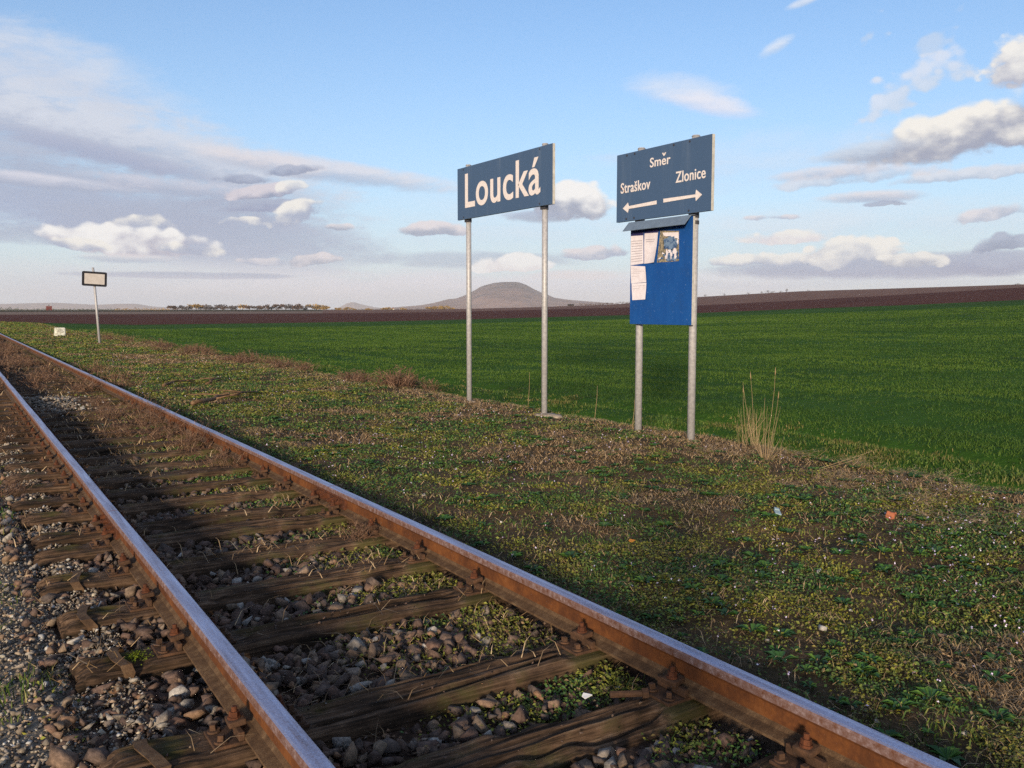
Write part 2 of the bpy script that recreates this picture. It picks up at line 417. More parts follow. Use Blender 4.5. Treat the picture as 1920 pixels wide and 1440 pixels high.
m, nt, bs = new_mat('young_crop'); p = wpos(nt)
big = nt.noise(nt.mapping(p, (.03, .12, .1), rot=(0, 0, -.55)), 1.0, 5, .55)
sm = nt.noise(p, 9, 6, .7)
rows = nt.noise(nt.mapping(p, (.25, 2.5, 1), rot=(0, 0, -.5)), 1.2, 4, .6)
f = nt.m('ADD', nt.m('ADD', nt.m('MULTIPLY', big, .4), nt.m('MULTIPLY', sm, .3)), nt.m('MULTIPLY', rows, .3))
nt.put(bs.inputs['Base Color'], nt.ramp(f, [(.34, (.052, .048, .018)), (.42, (.028, .066, .010)), (.54, (.036, .090, .012)), (.66, (.078, .122, .020))]))
bs.inputs['Specular IOR Level'].default_value = .05; bs.inputs['Roughness'].default_value = 1
bump(nt, bs, sm, .8, .05); M['crop'] = m
def plough(name, c0, c1, c2, rot):
    m, nt, bs = new_mat(name); p = wpos(nt)
    a = nt.noise(nt.mapping(p, (.05, .35, .2), rot=(0, 0, rot)), 1.0, 6, .6)
    b2 = nt.noise(p, 1.6, 7, .7)
    f = nt.m('ADD', nt.m('MULTIPLY', a, .5), nt.m('MULTIPLY', b2, .5))
    nt.put(bs.inputs['Base Color'], nt.ramp(f, [(.35, c0), (.5, c1), (.65, c2)]))
    bs.inputs['Specular IOR Level'].default_value = .05; bs.inputs['Roughness'].default_value = 1
    bump(nt, bs, b2, .7, .25); M[name] = m
plough('dark_plough', (.055, .020, .015), (.090, .036, .028), (.135, .062, .047), -.9)
plough('light_plough', (.12, .066, .052), (.175, .102, .080), (.24, .15, .115), -.5)
plough('plain', (.035, .032, .020), (.065, .055, .034), (.14, .11, .06), .2)
plough('stubble', (.15, .105, .085), (.20, .145, .115), (.26, .20, .15), .2)

def leaf_mat(name, stops, patch=None, pscale=.8, rough=.6):
    m, nt, bs = new_mat(name)
    g = nt.node('ShaderNodeNewGeometry')
    c = nt.ramp(g.outputs['Random Per Island'], stops)
    if patch:
        c = nt.mix(nt.step(nt.noise(g.outputs['Position'], pscale, 4, .6), .45, .62), c, nt.ramp(g.outputs['Random Per Island'], patch))
    nt.put(bs.inputs['Base Color'], c)
    bs.inputs['Roughness'].default_value = rough; bs.inputs['Specular IOR Level'].default_value = .2
    M[name] = m
m, nt, bs = new_mat('leaf'); g = nt.node('ShaderNodeNewGeometry')
def zone(nm):
    q = nt.node('ShaderNodeAttribute', attribute_name=nm); return q.outputs['Fac']
rnd = g.outputs['Random Per Island']
c = nt.mix(nt.m('MULTIPLY', zone('yellow'), .8), nt.ramp(rnd, [(0, (.020, .050, .020)), (.35, (.044, .102, .028)), (.70, (.074, .142, .026)), (.89, (.13, .155, .032)), (.95, (.15, .10, .05)), (1, (.23, .165, .09))]),
           nt.ramp(rnd, [(0, (.068, .084, .016)), (.4, (.150, .156, .026)), (.78, (.255, .240, .042)), (.92, (.13, .085, .04)), (1, (.27, .19, .10))]))
c = nt.mix(zone('brown'), c, nt.ramp(rnd, [(0, (.05, .045, .018)), (.4, (.11, .075, .040)), (.75, (.19, .125, .070)), (1, (.30, .21, .13))]))
nt.put(bs.inputs['Base Color'], c); bs.inputs['Roughness'].default_value = .6; bs.inputs['Specular IOR Level'].default_value = .2; M['leaf'] = m
leaf_mat('moss', [(0, (0.08554, 0.09504, 0.0114)), (.5, (0.1615, 0.1711, 0.01901)), (.85, (0.2662, 0.2471, 0.02851)), (1, (0.1331, 0.08554, 0.02851))], [(0, (0.04752, 0.07603, 0.01331)), (.6, (0.09504, 0.1331, 0.01901)), (1, (0.1615, 0.114, 0.04752))], 3.0)
leaf_mat('rosette', [(0, (0.0184, 0.0506, 0.0276)), (.4, (0.0322, 0.08736, 0.0276)), (.75, (0.046, 0.1196, 0.0184)), (1, (0.092, 0.1656, 0.0276))])
leaf_mat('blade', [(0, (.02, .045, .01)), (.4, (.042, .085, .015)), (.8, (.07, .125, .02)), (1, (.16, .155, .045))],
         [(0, (.05, .058, .015)), (.6, (.11, .105, .03)), (1, (.23, .175, .08))], .7)
leaf_mat('dry', [(0, (.11, .072, .038)), (.4, (.21, .14, .075)), (.8, (.33, .235, .135)), (1, (.46, .35, .22))])
leaf_mat('weed_brown', [(0, (.05, .028, .018)), (.4, (.10, .056, .036)), (.8, (.17, .10, .065)), (1, (.26, .17, .11))])
m, nt, bs = new_mat('cropblade'); g = nt.node('ShaderNodeNewGeometry'); rnd = g.outputs['Random Per Island']
band = nt.noise(nt.mapping(g.outputs['Position'], (.55, .045, 1), rot=(0, 0, -.04)), 1.0, 4, .6); pat = nt.noise(g.outputs['Position'], .11, 4, .6)
fine_ = nt.noise(nt.mapping(g.outputs['Position'], (2.6, .12, 1), rot=(0, 0, -.04)), 1.0, 3, .6)
bf = nt.m('ADD', nt.m('ADD', nt.m('MULTIPLY', band, .45), nt.m('MULTIPLY', pat, .35)), nt.m('MULTIPLY', fine_, .2))
c = nt.mix(nt.step(bf, .40, .60), nt.ramp(rnd, [(0, (.020, .048, .009)), (.5, (.026, .064, .010)), (1, (.040, .082, .014))]), nt.ramp(rnd, [(0, (.040, .086, .011)), (.5, (.056, .108, .014)), (1, (.085, .130, .022))]))
nt.put(bs.inputs['Base Color'], c); bs.inputs['Roughness'].default_value = .7; bs.inputs['Specular IOR Level'].default_value = .15; M['cropblade'] = m
leaf_mat('petal', [(0, (.45, .38, .60)), (.6, (.60, .52, .72)), (1, (.75, .72, .8))])
leaf_mat('straw', [(0, (.20, .135, .07)), (.5, (.30, .215, .12)), (1, (.40, .31, .19))])

# ------------------------------------------------------------------ ground sheets
def axis(*segs):
    return np.unique(np.concatenate([np.linspace(a, b, n) for a, b, n in segs]))
ybed = axis((-111, -6, 20), (-6, 0, 20), (0, 9, 140), (9, 30, 120), (30, 111, 90))
def rect(name, xs, ys, mat, **k):
    Y, X = np.meshgrid(ys, xs, indexing='ij'); return sheet(name, X.T, Y.T, mat, **k)
path = rect('gravel_path', axis((-1.6, .36, 44)), ybed, M['path'])
bed = rect('ballast_bed', axis((.36, 2.43, 46)), ybed, M['bed'])
verge = rect('verge', axis((2.43, 8.4, 96)), ybed, M['verge'])

def polar(name, azs, r0, r1, nr, mat, geo=True, **k):
    t = np.linspace(0, 1, nr)
    R0, R1 = np.broadcast_to(r0, azs.shape), np.broadcast_to(r1, azs.shape)
    R = np.exp(np.log(R0)[:, None]*(1-t)+np.log(R1)[:, None]*t) if geo else R0[:, None]*(1-t)+R1[:, None]*t
    return sheet(name, np.sin(azs)[:, None]*R, np.cos(azs)[:, None]*R, mat, **k)
azg = np.radians(axis((4.39, 8, 40), (8, 66, 330), (66, 175.6, 60)))
polar('green_field', azg, 8.4/np.sin(azg), D1, 150, M['crop'])
azl = np.radians(np.linspace(180.9, 359.1, 80))
polar('meadow', azl, 1.6/np.abs(np.sin(azl)), D1, 30, M['left'])
azf = np.radians(axis((-180, -4, 50), (-4, 70, 260), (70, 180, 40)))
polar('ploughed_field', azf, D1-4, D2, 24, M['dark_plough'], geo=False, zf=lambda x, y: zfar(x, y)-.05*(np.hypot(x, y) < D1))
azr = np.radians(axis((20.5, 66, 120), (66, 180, 40)))
polar('fallow_field', azr, D2, D3, 20, M['light_plough'], geo=False, zf=zfar)
azm = np.radians(axis((-180, -4, 50), (-4, 20.5, 100)))
DS = D2 + 150
polar('stubble_field', azm, D2, DS, 12, M['stubble'], geo=False, zf=zfar)
polar('plain', azm, DS, D3, 12, M['plain'], geo=False, zf=zfar)
polar('far_plain', azf, D3, 17500, 60, M['plain'], zf=zfar)

# ------------------------------------------------------------------ track
def rust_mat(name, stops, sc=14, rough=.85, b=.5, spec=.2):
    m, nt, bs = new_mat(name); p = wpos(nt)
    a = nt.noise(p, sc, 7, .65); c = nt.noise(p, sc*9, 4, .7)
    f = nt.m('ADD', nt.m('MULTIPLY', a, .7), nt.m('MULTIPLY', c, .3))
    nt.put(bs.inputs['Base Color'], nt.ramp(f, stops))
    bs.inputs['Roughness'].default_value = rough; bs.inputs['Specular IOR Level'].default_value = spec
    bump(nt, bs, c, b, .003); M[name] = m
rust_mat('rail_rust', [(.3, (0.034, 0.0136, 0.00765)), (.48, (0.08925, 0.0323, 0.0119)), (.6, (0.1403, 0.051, 0.0153)), (.75, (0.187, 0.085, 0.03825))], 6)
rust_mat('foot_rust', [(.3, (.030, .018, .011)), (.5, (.085, .050, .027)), (.65, (.15, .098, .055)), (.8, (.26, .20, .13))], 18, b=.9)
rust_mat('iron_rust', [(.3, (0.0225, 0.0105, 0.00675)), (.5, (0.07125, 0.0255, 0.01275)), (.7, (0.15, 0.051, 0.021))], 26, b=.9)
rust_mat('plate_rust', [(.3, (.022, .014, .010)), (.5, (.065, .036, .022)), (.7, (.13, .066, .036))], 20, b=.9)
m, nt, bs = new_mat('worn_steel'); p = wpos(nt)
a = nt.noise(nt.mapping(p, (30, 1.5, 30)), 1.0, 5, .6); c = nt.noise(p, 160, 3, .6)
f = nt.m('ADD', nt.m('MULTIPLY', a, .6), nt.m('MULTIPLY', c, .4))
nt.put(bs.inputs['Base Color'], nt.ramp(f, [(.32, (.18, .14, .16)), (.47, (.33, .32, .42)), (.6, (.45, .46, .60)), (.75, (.56, .58, .71))]))
bs.inputs['Metallic'].default_value = .85
nt.put(bs.inputs['Roughness'], nt.ramp(f, [(.3, (.55,)*3), (.7, (.36,)*3)]))
bump(nt, bs, c, .15, .002); M['steel'] = m
m, nt, bs = new_mat('head_side'); p = wpos(nt)
c = nt.noise(p, 40, 5, .7)
nt.put(bs.inputs['Base Color'], nt.ramp(c, [(.35, (.13, .058, .035)), (.55, (.20, .13, .12)), (.7, (.32, .25, .26))]))
bs.inputs['Metallic'].default_value = .3; bs.inputs['Roughness'].default_value = .6; M['head_side'] = m
m, nt, bs = new_mat('old_wood'); tc = nt.node('ShaderNodeTexCoord').outputs['Object']
oi = nt.node('ShaderNodeObjectInfo').outputs['Random']
grain = nt.noise(nt.mapping(tc, (1.4, 46, 46)), 1.6, 7, .66, .3)
blot = nt.noise(tc, 5, 5, .6)
f = nt.m('ADD', nt.m('MULTIPLY', grain, .6), nt.m('MULTIPLY', blot, .4))
c0 = nt.ramp(f, [(.38, (0.01, 0.0075, 0.005)), (.47, (0.0425, 0.02625, 0.01625)), (.56, (0.0975, 0.06125, 0.03875)), (.68, (0.2, 0.1438, 0.0975))])
c0 = nt.mix(nt.m('MULTIPLY', nt.step(nt.noise(tc, 2.3, 5, .65), .52, .68), .7), c0, (.045, .046, .012))
vv = nt.m('ADD', .65, nt.m('MULTIPLY', oi, .7))
cm = nt.node('ShaderNodeVectorMath', operation='SCALE'); nt.l.new(c0, cm.inputs[0]); nt.l.new(vv, cm.inputs['Scale'])
nt.l.new(cm.outputs[0], bs.inputs['Base Color'])
bs.inputs['Roughness'].default_value = .9; bs.inputs['Specular IOR Level'].default_value = .15
bump(nt, bs, grain, .9, .012); M['wood'] = m
def stone_mat(name, stops, rough=.9, nsc=55):
    m, nt, bs = new_mat(name); g = nt.node('ShaderNodeNewGeometry')
    oi = nt.node('ShaderNodeObjectInfo').outputs['Random']
    r = nt.m('FRACT', nt.m('ADD', oi, g.outputs['Random Per Island']))
    c = nt.ramp(r, stops); n = nt.noise(g.outputs['Position'], nsc, 6, .7)
    c = nt.mix(1.0, c, nt.ramp(n, [(.3, (.45, .45, .45)), (.5, (.95, .95, .95)), (.68, (1.5, 1.48, 1.42))]), 'MULTIPLY')
    c = nt.mix(nt.m('MULTIPLY', nt.step(nt.noise(g.outputs['Position'], 9, 5, .65), .52, .72), .5), c, (.075, .050, .030))
    nt.put(bs.inputs['Base Color'], c)
    bs.inputs['Roughness'].default_value = rough; bs.inputs['Specular IOR Level'].default_value = .2
    bump(nt, bs, nt.noise(g.outputs['Position'], 75, 6, .75), .75, .005); M[name] = m
stone_mat('ballast', [(0, (.070, .048, .040)), (.22, (.110, .073, .059)), (.42, (.088, .072, .064)), (.62, (.145, .088, .066)), (.80, (.17, .13, .095)), (.90, (.20, .115, .068)), (.96, (.23, .21, .185)), (1, (.36, .34, .32))])
stone_mat('gravel', [(0, (0.108, 0.09, 0.0765)), (.3, (0.18, 0.153, 0.1215)), (.55, (0.252, 0.234, 0.2115)), (.75, (0.288, 0.198, 0.135)), (.88, (0.36, 0.333, 0.27)), (1, (0.468, 0.468, 0.468))])
stone_mat('pale_stone', [(0, (.32, .30, .27)), (.5, (.45, .43, .40)), (1, (.58, .57, .56))])

# rails: S49-like section swept along the track, one thing between joints
SEC = [(-.0625, 0), (-.0625, .010), (-.022, .022), (-.009, .036), (-.0075, .09), (-.016, .103), (-.0335, .112), (-.0345, .136),
       (-.0315, .144), (-.024, .1485), (0, .1500)]
SEC = SEC + [(-x, z) for x, z in SEC[-2::-1]]
def seg_mat(i):
    z0, z1 = SEC[i][1], SEC[(i+1) % len(SEC)][1]; zz = (z0+z1)/2
    if zz > .1405: return 1
    if zz > .110: return 2
    if zz < .030: return 3
    return 0
def rail_mesh(y0, y1):
    ys = np.arange(y0, y1, .35); ys = np.append(ys[:-1] if y1-ys[-1] < .15 else ys, y1)
    k = len(SEC); V = []; F = []; MI = []
    for y in ys:
        wob = .0016*math.sin(y*1.7)
        V += [(x+wob, y, z) for x, z in SEC]
    for j in range(len(ys)-1):
        for i in range(k):
            F.append((j*k+i, j*k+(i+1) % k, (j+1)*k+(i+1) % k, (j+1)*k+i)); MI.append(seg_mat(i))
    me = bpy.data.meshes.new('rail')
    me.from_pydata(V, [], F + [tuple(range(k))[::-1], tuple((len(ys)-1)*k+i for i in range(k))])
    for p_, mi in zip(me.polygons, MI+[0, 0]): p_.material_index = mi
    bm = bmesh.new(); bm.from_mesh(me); bmesh.ops.recalc_face_normals(bm, faces=bm.faces); bm.to_mesh(me); bm.free()
    for q in ('rail_rust', 'steel', 'head_side', 'foot_rust'): me.materials.append(M[q])
    return me
JY = 6.155
ZR = .0155
rails = {}
for X, side in ((XL, 'left'), (XR, 'right')):
    for y0, y1, part in ((-3.2, JY-.004, 'near'), (JY+.004, 62, 'far')):
        o = link('rail', rail_mesh(y0, y1)); o.location = (X, 0, ZR)
        lab = {('left', 'near'): 'rusty rail with shiny blue-grey top cutting through the bottom foreground, this side of its joint',
               ('left', 'far'): 'left rail of the track beyond the joint, leaving the frame at the far left',
               ('right', 'near'): 'long rusty rail beside the grass verge, running to the bottom right corner',
               ('right', 'far'): 'right rail of the track beyond the rust-red joint bar, vanishing at the left edge'}[(side, part)]
        tag(o, lab, 'rail', 'rails of the railway track'); rails[(side, part)] = o
# joint bars with their bolts
def joint_bar_mesh(s):
    bm = bmesh.new()
    prof = [(.0085, .030), (.032, .026), (.036, .036), (.024, .050), (.024, .086), (.034, .099), (.030, .108), (.0085, .100)]
    n = len(prof); rr = []
    for y in (-.30, -.29, .29, .30):
        q = 1 if abs(y) < .295 else .86
        rr.append([bm.verts.new((s*(.0085+(x-.0085)*q), y, z)) for x, z in prof])
    for a, b in zip(rr, rr[1:]):
        for k in range(n): bm.faces.new((a[k], a[(k+1) % n], b[(k+1) % n], b[k]))
    bm.faces.new(rr[0]); bm.faces.new(rr[-1]); bmesh.ops.recalc_face_normals(bm, faces=bm.faces)
    return bm_mesh('joint_bar', bm)
def bolt_mesh_side(s):
    bm = bmesh.new()
    cyl(bm, (s*.022, 0, 0), (s*.030, 0, 0), .023, n=10)
    cyl(bm, (s*.030, 0, 0), (s*.052, 0, 0), .019, n=6)
    cyl(bm, (s*.052, 0, 0), (s*.070, 0, 0), .011, n=8)
    return bm_mesh('bolt', bm)
for X, side in ((XL, 'left'), (XR, 'right')):
    for s in (-1, 1):
        jb = link('joint_bar', joint_bar_mesh(s), rails[(side, 'near')], M['iron_rust']); jb.location = (0, JY, 0)
        bmsh = bolt_mesh_side(s); bmsh.materials.append(M['iron_rust'])
        for dy in (-.22, -.08, .08, .22):
            b_ = link('bolt', bmsh, jb); b_.location = (0, dy, .066); b_.rotation_euler = (rng.uniform(0, 1), 0, 0)

# sleepers
def sleeper_mesh(seed, crack=True, rough=1.0, hi=True):
    nx, L = (130 if hi else 44), 2.46
    nt_ = 30 if hi else 9
    half = [(-.13, -.15), (-.131, -.07), (-.129, -.030)] + [(q, .002-.010*abs(q/.118)**5) for q in np.linspace(-.120, .120, nt_)] + [(.129, -.030), (.131, -.07), (.13, -.15)]
    xs = np.linspace(-L/2, L/2, nx); P = np.array(half)
    Xg = np.repeat(xs, len(P)).reshape(nx, -1); Yg = np.tile(P[:, 0], (nx, 1)); Zg = np.tile(P[:, 1], (nx, 1))
    s = seed*101
    wave = (fbm(xs*1.4, xs*0+seed, s, 3)-.5)
    top = sst(Zg, -.06, -.005)
    plate = np.maximum(1-sst(abs(abs(Xg)-.7525), .17, .26), 0)
    gro = (fbm(Xg*1.6, Yg*55, s+5, 3)-.5)*.036*rough + (fbm(Xg*5, Yg*14, s+9, 2)-.5)*.022*rough
    if crack:
        for _ in range(5):
            c0 = random.uniform(-.08, .08); a, b = sorted((random.uniform(-1.2, 1.2), random.uniform(-1.2, 1.2)))
            cy = c0 + (fbm(Xg*1.5, Xg*0, s+31, 2)-.5)*.07
            dep = random.uniform(.02, .055)
            gro = gro - dep*np.exp(-((Yg-cy)/.0075)**2)*sst(Xg, a-.15, a+.1)*(1-sst(Xg, b-.1, b+.15))
    Zg = Zg + top*gro*(1-plate) + top*plate*-.001
    rot = np.maximum(fbm(xs*2.2, xs*0, s+77, 3)-.55, 0)*.18*rough      # worn, sunken edges
    Zg = Zg - top*(1-plate)*rot[:, None]*sst(abs(Yg), .03, .12)
    Yg = Yg*(1+(wave*.10)[:, None]) + (fbm(xs*1.1, xs*0, s+55, 2)-.5)[:, None]*.035
    endr = 1-.10*sst(abs(Xg), L/2-.05, L/2); Zg = np.where(Zg > -.1, Zg-(1-endr)*.25*top, Zg)
    Xg = Xg + np.where(abs(Xg) > L/2-.001, (fbm(Yg*30, Zg*30, s+3, 2)-.5)*.04, 0)
    k = len(P); i = np.arange(nx*k).reshape(nx, k)
    F = np.stack([i[:-1, :-1], i[:-1, 1:], i[1:, 1:], i[1:, :-1]], -1).reshape(-1, 4).tolist()
    F += [i[0].tolist(), i[-1][::-1].tolist()]
    me = bpy.data.meshes.new('wooden_sleeper')
    me.from_pydata(np.stack([Xg, Yg, Zg], -1).reshape(-1, 3).tolist(), [], F)
    bm = bmesh.new(); bm.from_mesh(me); bmesh.ops.recalc_face_normals(bm, faces=bm.faces); bm.to_mesh(me); bm.free()
    me.polygons.foreach_set('use_smooth', np.ones(len(me.polygons), bool))
    me.materials.append(M['wood'])
    return me
# the iron on each sleeper: base plate, clamps and bolts
bm = bmesh.new(); box(bm, -.165, .165, -.075, .075, .000, .012, .003)
for s in (-1, 1): box(bm, s*.074-.010, s*.074+.010, -.078, .078, .0142, .046, .004)
plate_me = bm_mesh('base_plate', bm); plate_me.materials.append(M['plate_rust'])
bm = bmesh.new()
box(bm, -.030, .030, -.036, .036, 0, .022, .006)
clamp_me = bm_mesh('clamp', bm); clamp_me.materials.append(M['plate_rust'])
bm = bmesh.new()
cyl(bm, (0, 0, 0), (0, 0, .012), .026, .024, 12); cyl(bm, (0, 0, .0121), (0, 0, .036), .0205, .0195, 6); cyl(bm, (0, 0, .0361), (0, 0, .060), .0115, .0105, 10)
nut_me = bm_mesh('bolt', bm); nut_me.materials.append(M['iron_rust'])
bm = bmesh.new()
cyl(bm, (0, 0, 0), (0, 0, .006), .024, .022, 12); cyl(bm, (0, 0, .0061), (0, 0, .026), .014, .013, 4)
screw_me = bm_mesh('screw', bm); screw_me.materials.append(M['plate_rust'])
variants = [sleeper_mesh(i+1) for i in range(12)]
far_variants = [sleeper_mesh(40+i, hi=False) for i in range(6)]
XM = (XL+XR)/2
SY = [1.80, 2.42, 2.99, 3.93, 4.60, 5.27, 5.95, 6.36]
while SY[-1] < 46: SY.append(SY[-1] + random.uniform(.60, .68))
SY = [.55, 1.18] + SY
lab = {1: 'sleeper end at the very bottom edge of the photo, mostly out of frame',
       2: 'wooden sleeper in the bottom right corner, its plate against the right rail',
       3: 'broad split grey-brown sleeper along the bottom edge with a loose bolt at its right end',
       4: 'rounded sleeper with a long black crack, next behind the one along the bottom edge',
       5: 'sleeper with bright yellow-green moss left of the left rail, behind brown ballast',
       6: 'dark sleeper between two stony gaps, grass growing over its right end',
       7: 'half buried sleeper just before the twin sleepers under the rail joint',
       8: 'nearer one of the two twin sleepers under the rail joint',
       9: 'farther one of the two twin sleepers under the rail joint'}
ORD = ['first', 'second', 'third', 'fourth', 'fifth', 'sixth', 'seventh', 'eighth', 'ninth', 'tenth', 'eleventh', 'twelfth', 'thirteenth', 'fourteenth', 'fifteenth', 'sixteenth', 'seventeenth', 'eighteenth', 'nineteenth', 'twentieth', 'twenty-first', 'twenty-second', 'twenty-third', 'twenty-fourth']
for k in range(14): lab[10+k] = f'{ORD[k]} dark wooden sleeper behind the twin sleepers of the rail joint'
sleepers = []
for i, y in enumerate(SY):
    o = link('wooden_sleeper', variants[i] if i < 12 else far_variants[i % 6]); o.location = (XM + random.uniform(-.03, .03), y, random.uniform(-.004, .0))
    o.rotation_euler = (0, 0, random.uniform(-.012, .012) + 0.0)
    tag(o, lab.get(i, 'dark weathered wooden sleeper in the weedy far stretch of track beyond the joint'), 'sleeper', 'wooden sleepers of the railway track')
    sleepers.append(o)
    if y > 15 or y < 1: continue
    for X in (XL, XR):
        rz = -o.rotation_euler.z
        pl = link('base_plate', plate_me, o); pl.location = ((X-o.location.x), 0, 0)
        for s in (-1, 1):
            c = link('clamp', clamp_me, pl); c.location = (s*.073, 0, .047); c.rotation_euler = (0, s*random.uniform(.05, .18), random.uniform(-.12, .12))
            b_ = link('bolt', nut_me, pl); b_.location = (s*.078, 0, .066); b_.scale = (.9, .9, .72); b_.rotation_euler = (random.uniform(-.1, .1), random.uniform(-.1, .1), random.uniform(0, 1))
            for t in (-.045, .05):
                q = link('screw', screw_me, pl); q.location = (s*.136, t, .014); q.rotation_euler = (0, random.uniform(-.1, .1), random.uniform(0, 1))
# steel bands nailed round a few sleeper ends
for i, x in ((4, -1.10), (5, -1.06), (6, -1.12), (7, -1.05)):
    bm = bmesh.new()
    w = .022
    pts = [(-.15, -.15), (-.149, -.06), (-.146, -.012), (-.118, .018), (-.04, .022), (.06, .020), (.118, .016), (.146, -.015), (.149, -.15)]
    prev = None
    for k, (yy, zz) in enumerate(pts):
        dx = .02*math.sin(k*1.3+i)
        row = [bm.verts.new((x-w+dx, yy, zz)), bm.verts.new((x+w+dx, yy, zz)), bm.verts.new((x+w+dx, yy*.975, zz-.004)), bm.verts.new((x-w+dx, yy*.975, zz-.004))]
        if prev:
            for a in range(4): bm.faces.new((prev[a], prev[(a+1) % 4], row[(a+1) % 4], row[a]))
        prev = row
    bmesh.ops.recalc_face_normals(bm, faces=bm.faces)
    link('steel_band', bm_mesh('steel_band', bm), sleepers[i], M['foot_rust'])

# ------------------------------------------------------------------ stones
def rock(seed, flat=.75, npt=10):
    r = np.random.default_rng(seed); bm = bmesh.new()
    q = r.normal(size=(npt, 3)); q /= (np.abs(q)**4).sum(1)[:, None]**(1/4)
    q = q*r.uniform(.74, 1.0, (npt, 1))*np.array([1, r.uniform(.5, .88), flat*r.uniform(.75, 1.15)])*.5
    vs = [bm.verts.new(v) for v in q]
    res = bmesh.ops.convex_hull(bm, input=vs)
    for v in [v for v in bm.verts if not v.link_faces]: bm.verts.remove(v)
    bmesh.ops.triangulate(bm, faces=bm.faces)
    bm.verts.ensure_lookup_table(); bm.verts.index_update()
    V = np.array([v.co[:] for v in bm.verts]); F = np.array([[v.index for v in f.verts] for f in bm.faces]); bm.free()
    return V, F
ROCKS = [rock(100+i) for i in range(18)]
CHIPS = [rock(200+i, .6, 7) for i in range(14)]
rock_me = []
for V, F in ROCKS:
    me = np_mesh('stone', V, F); me.materials.append(M['ballast']); rock_me.append(me)
def euler_mats(n, r, tilt=.5):
    a = r.uniform(0, 2*PI, n); b = r.normal(0, tilt, n); c = r.normal(0, tilt, n)
    ca, sa, cb, sb, cc, sc = np.cos(a), np.sin(a), np.cos(b), np.sin(b), np.cos(c), np.sin(c)
    Z = np.zeros(n); O = np.ones(n)
    Rz = np.stack([ca, -sa, Z, sa, ca, Z, Z, Z, O], -1).reshape(n, 3, 3)
    Rx = np.stack([O, Z, Z, Z, cb, -sb, Z, sb, cb], -1).reshape(n, 3, 3)
    Ry = np.stack([cc, Z, sc, Z, O, Z, -sc, Z, cc], -1).reshape(n, 3, 3)
    return Rz @ Rx @ Ry
def joined_rocks(name, P, S, mat, parent=None, kind='stuff', shapes=None):
    ROCKS_ = shapes or ROCKS
    R = euler_mats(len(P), rng); vi = rng.integers(0, len(ROCKS_), len(P)); Vs = []; Fs = []; off = 0
    for k, (V, F) in enumerate(ROCKS_):
        w = np.where(vi == k)[0]
        if not len(w): continue
        vv = np.einsum('nij,vj->nvi', R[w], V)*S[w, None, None] + P[w, None, :]
        Vs.append(vv.reshape(-1, 3)); Fs.append((F[None]+(off+np.arange(len(w))*len(V))[:, None, None]).reshape(-1, 3)); off += len(w)*len(V)
    o = link(name, np_mesh(name, np.concatenate(Vs), np.concatenate(Fs)), parent, mat)
    o['kind'] = kind; return o
def on_sleeper(x, y, pad=.0):
    r = np.zeros(len(x), bool)
    for sy in SY: r |= (abs(y-sy) < .135+pad) & (abs(x-XM) < 1.24)
    return r
def screen_size(P, S):
    d = P-np.array([0, 0, CZ]); z = d@FWD; u = 960+FOC*(d@RGT)/z; v = 720-FOC*(d@UPV)/z
    vis = (z > .3) & (u > -10) & (u < 1930) & (v < 1450) & (v > 0)
    return np.where(vis, FOC*S/np.maximum(z, .3), 0), u, v, z
# ballast in the cribs and on the left shoulder
def scatter(n, x0, x1, y0, y1):
    return rng.uniform(x0, x1, n), rng.uniform(y0, y1, n)
x, y = scatter(13500, .22, 2.40, 1.0, 9.5)
dens = np.where(x < 1.75, 1.0, np.clip(1.3-(x-1.75)*1.8, .12, 1))*np.clip(1.25-(y-4.8)*.28, .22, 1)
keep = (rng.random(len(x)) < dens) & ~on_sleeper(x, y, .012)
keep &= ~((x < .42) & (rng.random(len(x)) < .5)) & ~((x < .58) & (y > 3.75) & (rng.random(len(x)) < .6))
x, y = x[keep], y[keep]
S = np.clip(rng.lognormal(math.log(.061), .38, len(x)), .026, .12)
Z = H(x, y) + S*.10 + rng.uniform(-.02, .04, len(x))*(x < 1.9)
P = np.stack([x, y, Z], -1)
sc_, *_ = screen_size(P, S)
order = np.argsort(-sc_); top = order[:295]; rest = order[295:]
R = euler_mats(len(top), rng)
for k, i in enumerate(top):
    o = link('stone', rock_me[int(rng.integers(0, 18))], bed)
    mt = Matrix([list(r_) for r_ in R[k]]).to_4x4(); o.matrix_local = Matrix.Translation(P[i]) @ mt @ Matrix.Diagonal((S[i], S[i], S[i], 1))
joined_rocks('ballast_stones', P[rest], S[rest], M['ballast'], bed)
# chips and dust-sized stones between them, and gravel on the path to the left
x, y = scatter(15000, .3, 2.38, 1.2, 11)
keep = ~on_sleeper(x, y, .0) & (rng.random(len(x)) < np.clip(1.2-(x-1.2)*.45, .3, 1))
x, y = x[keep], y[keep]; S = rng.uniform(.010, .034, len(x))
joined_rocks('gravel', np.stack([x, y, H(x, y)+S*.3+rng.uniform(0, .02, len(x))], -1), S, M['ballast'], bed, shapes=CHIPS)
x, y = scatter(80000, -1.3, .60, 2.2, 12)
sz, u, v, z = screen_size(np.stack([x, y, x*0], -1), np.ones(len(x)))
keep = (sz > 0) & (rng.random(len(x)) < np.clip(1.35-(y-2.4)*.12, .1, 1)) & ~on_sleeper(x, y)
x, y = x[keep], y[keep]; S = np.clip(rng.lognormal(math.log(.014), .55, len(x)), .006, .055)
joined_rocks('gravel', np.stack([x, y, H(x, y)+S*.25+.045*sst(x, .3, .5)], -1), S, M['gravel'], path, shapes=CHIPS)
xg, yg = x, y
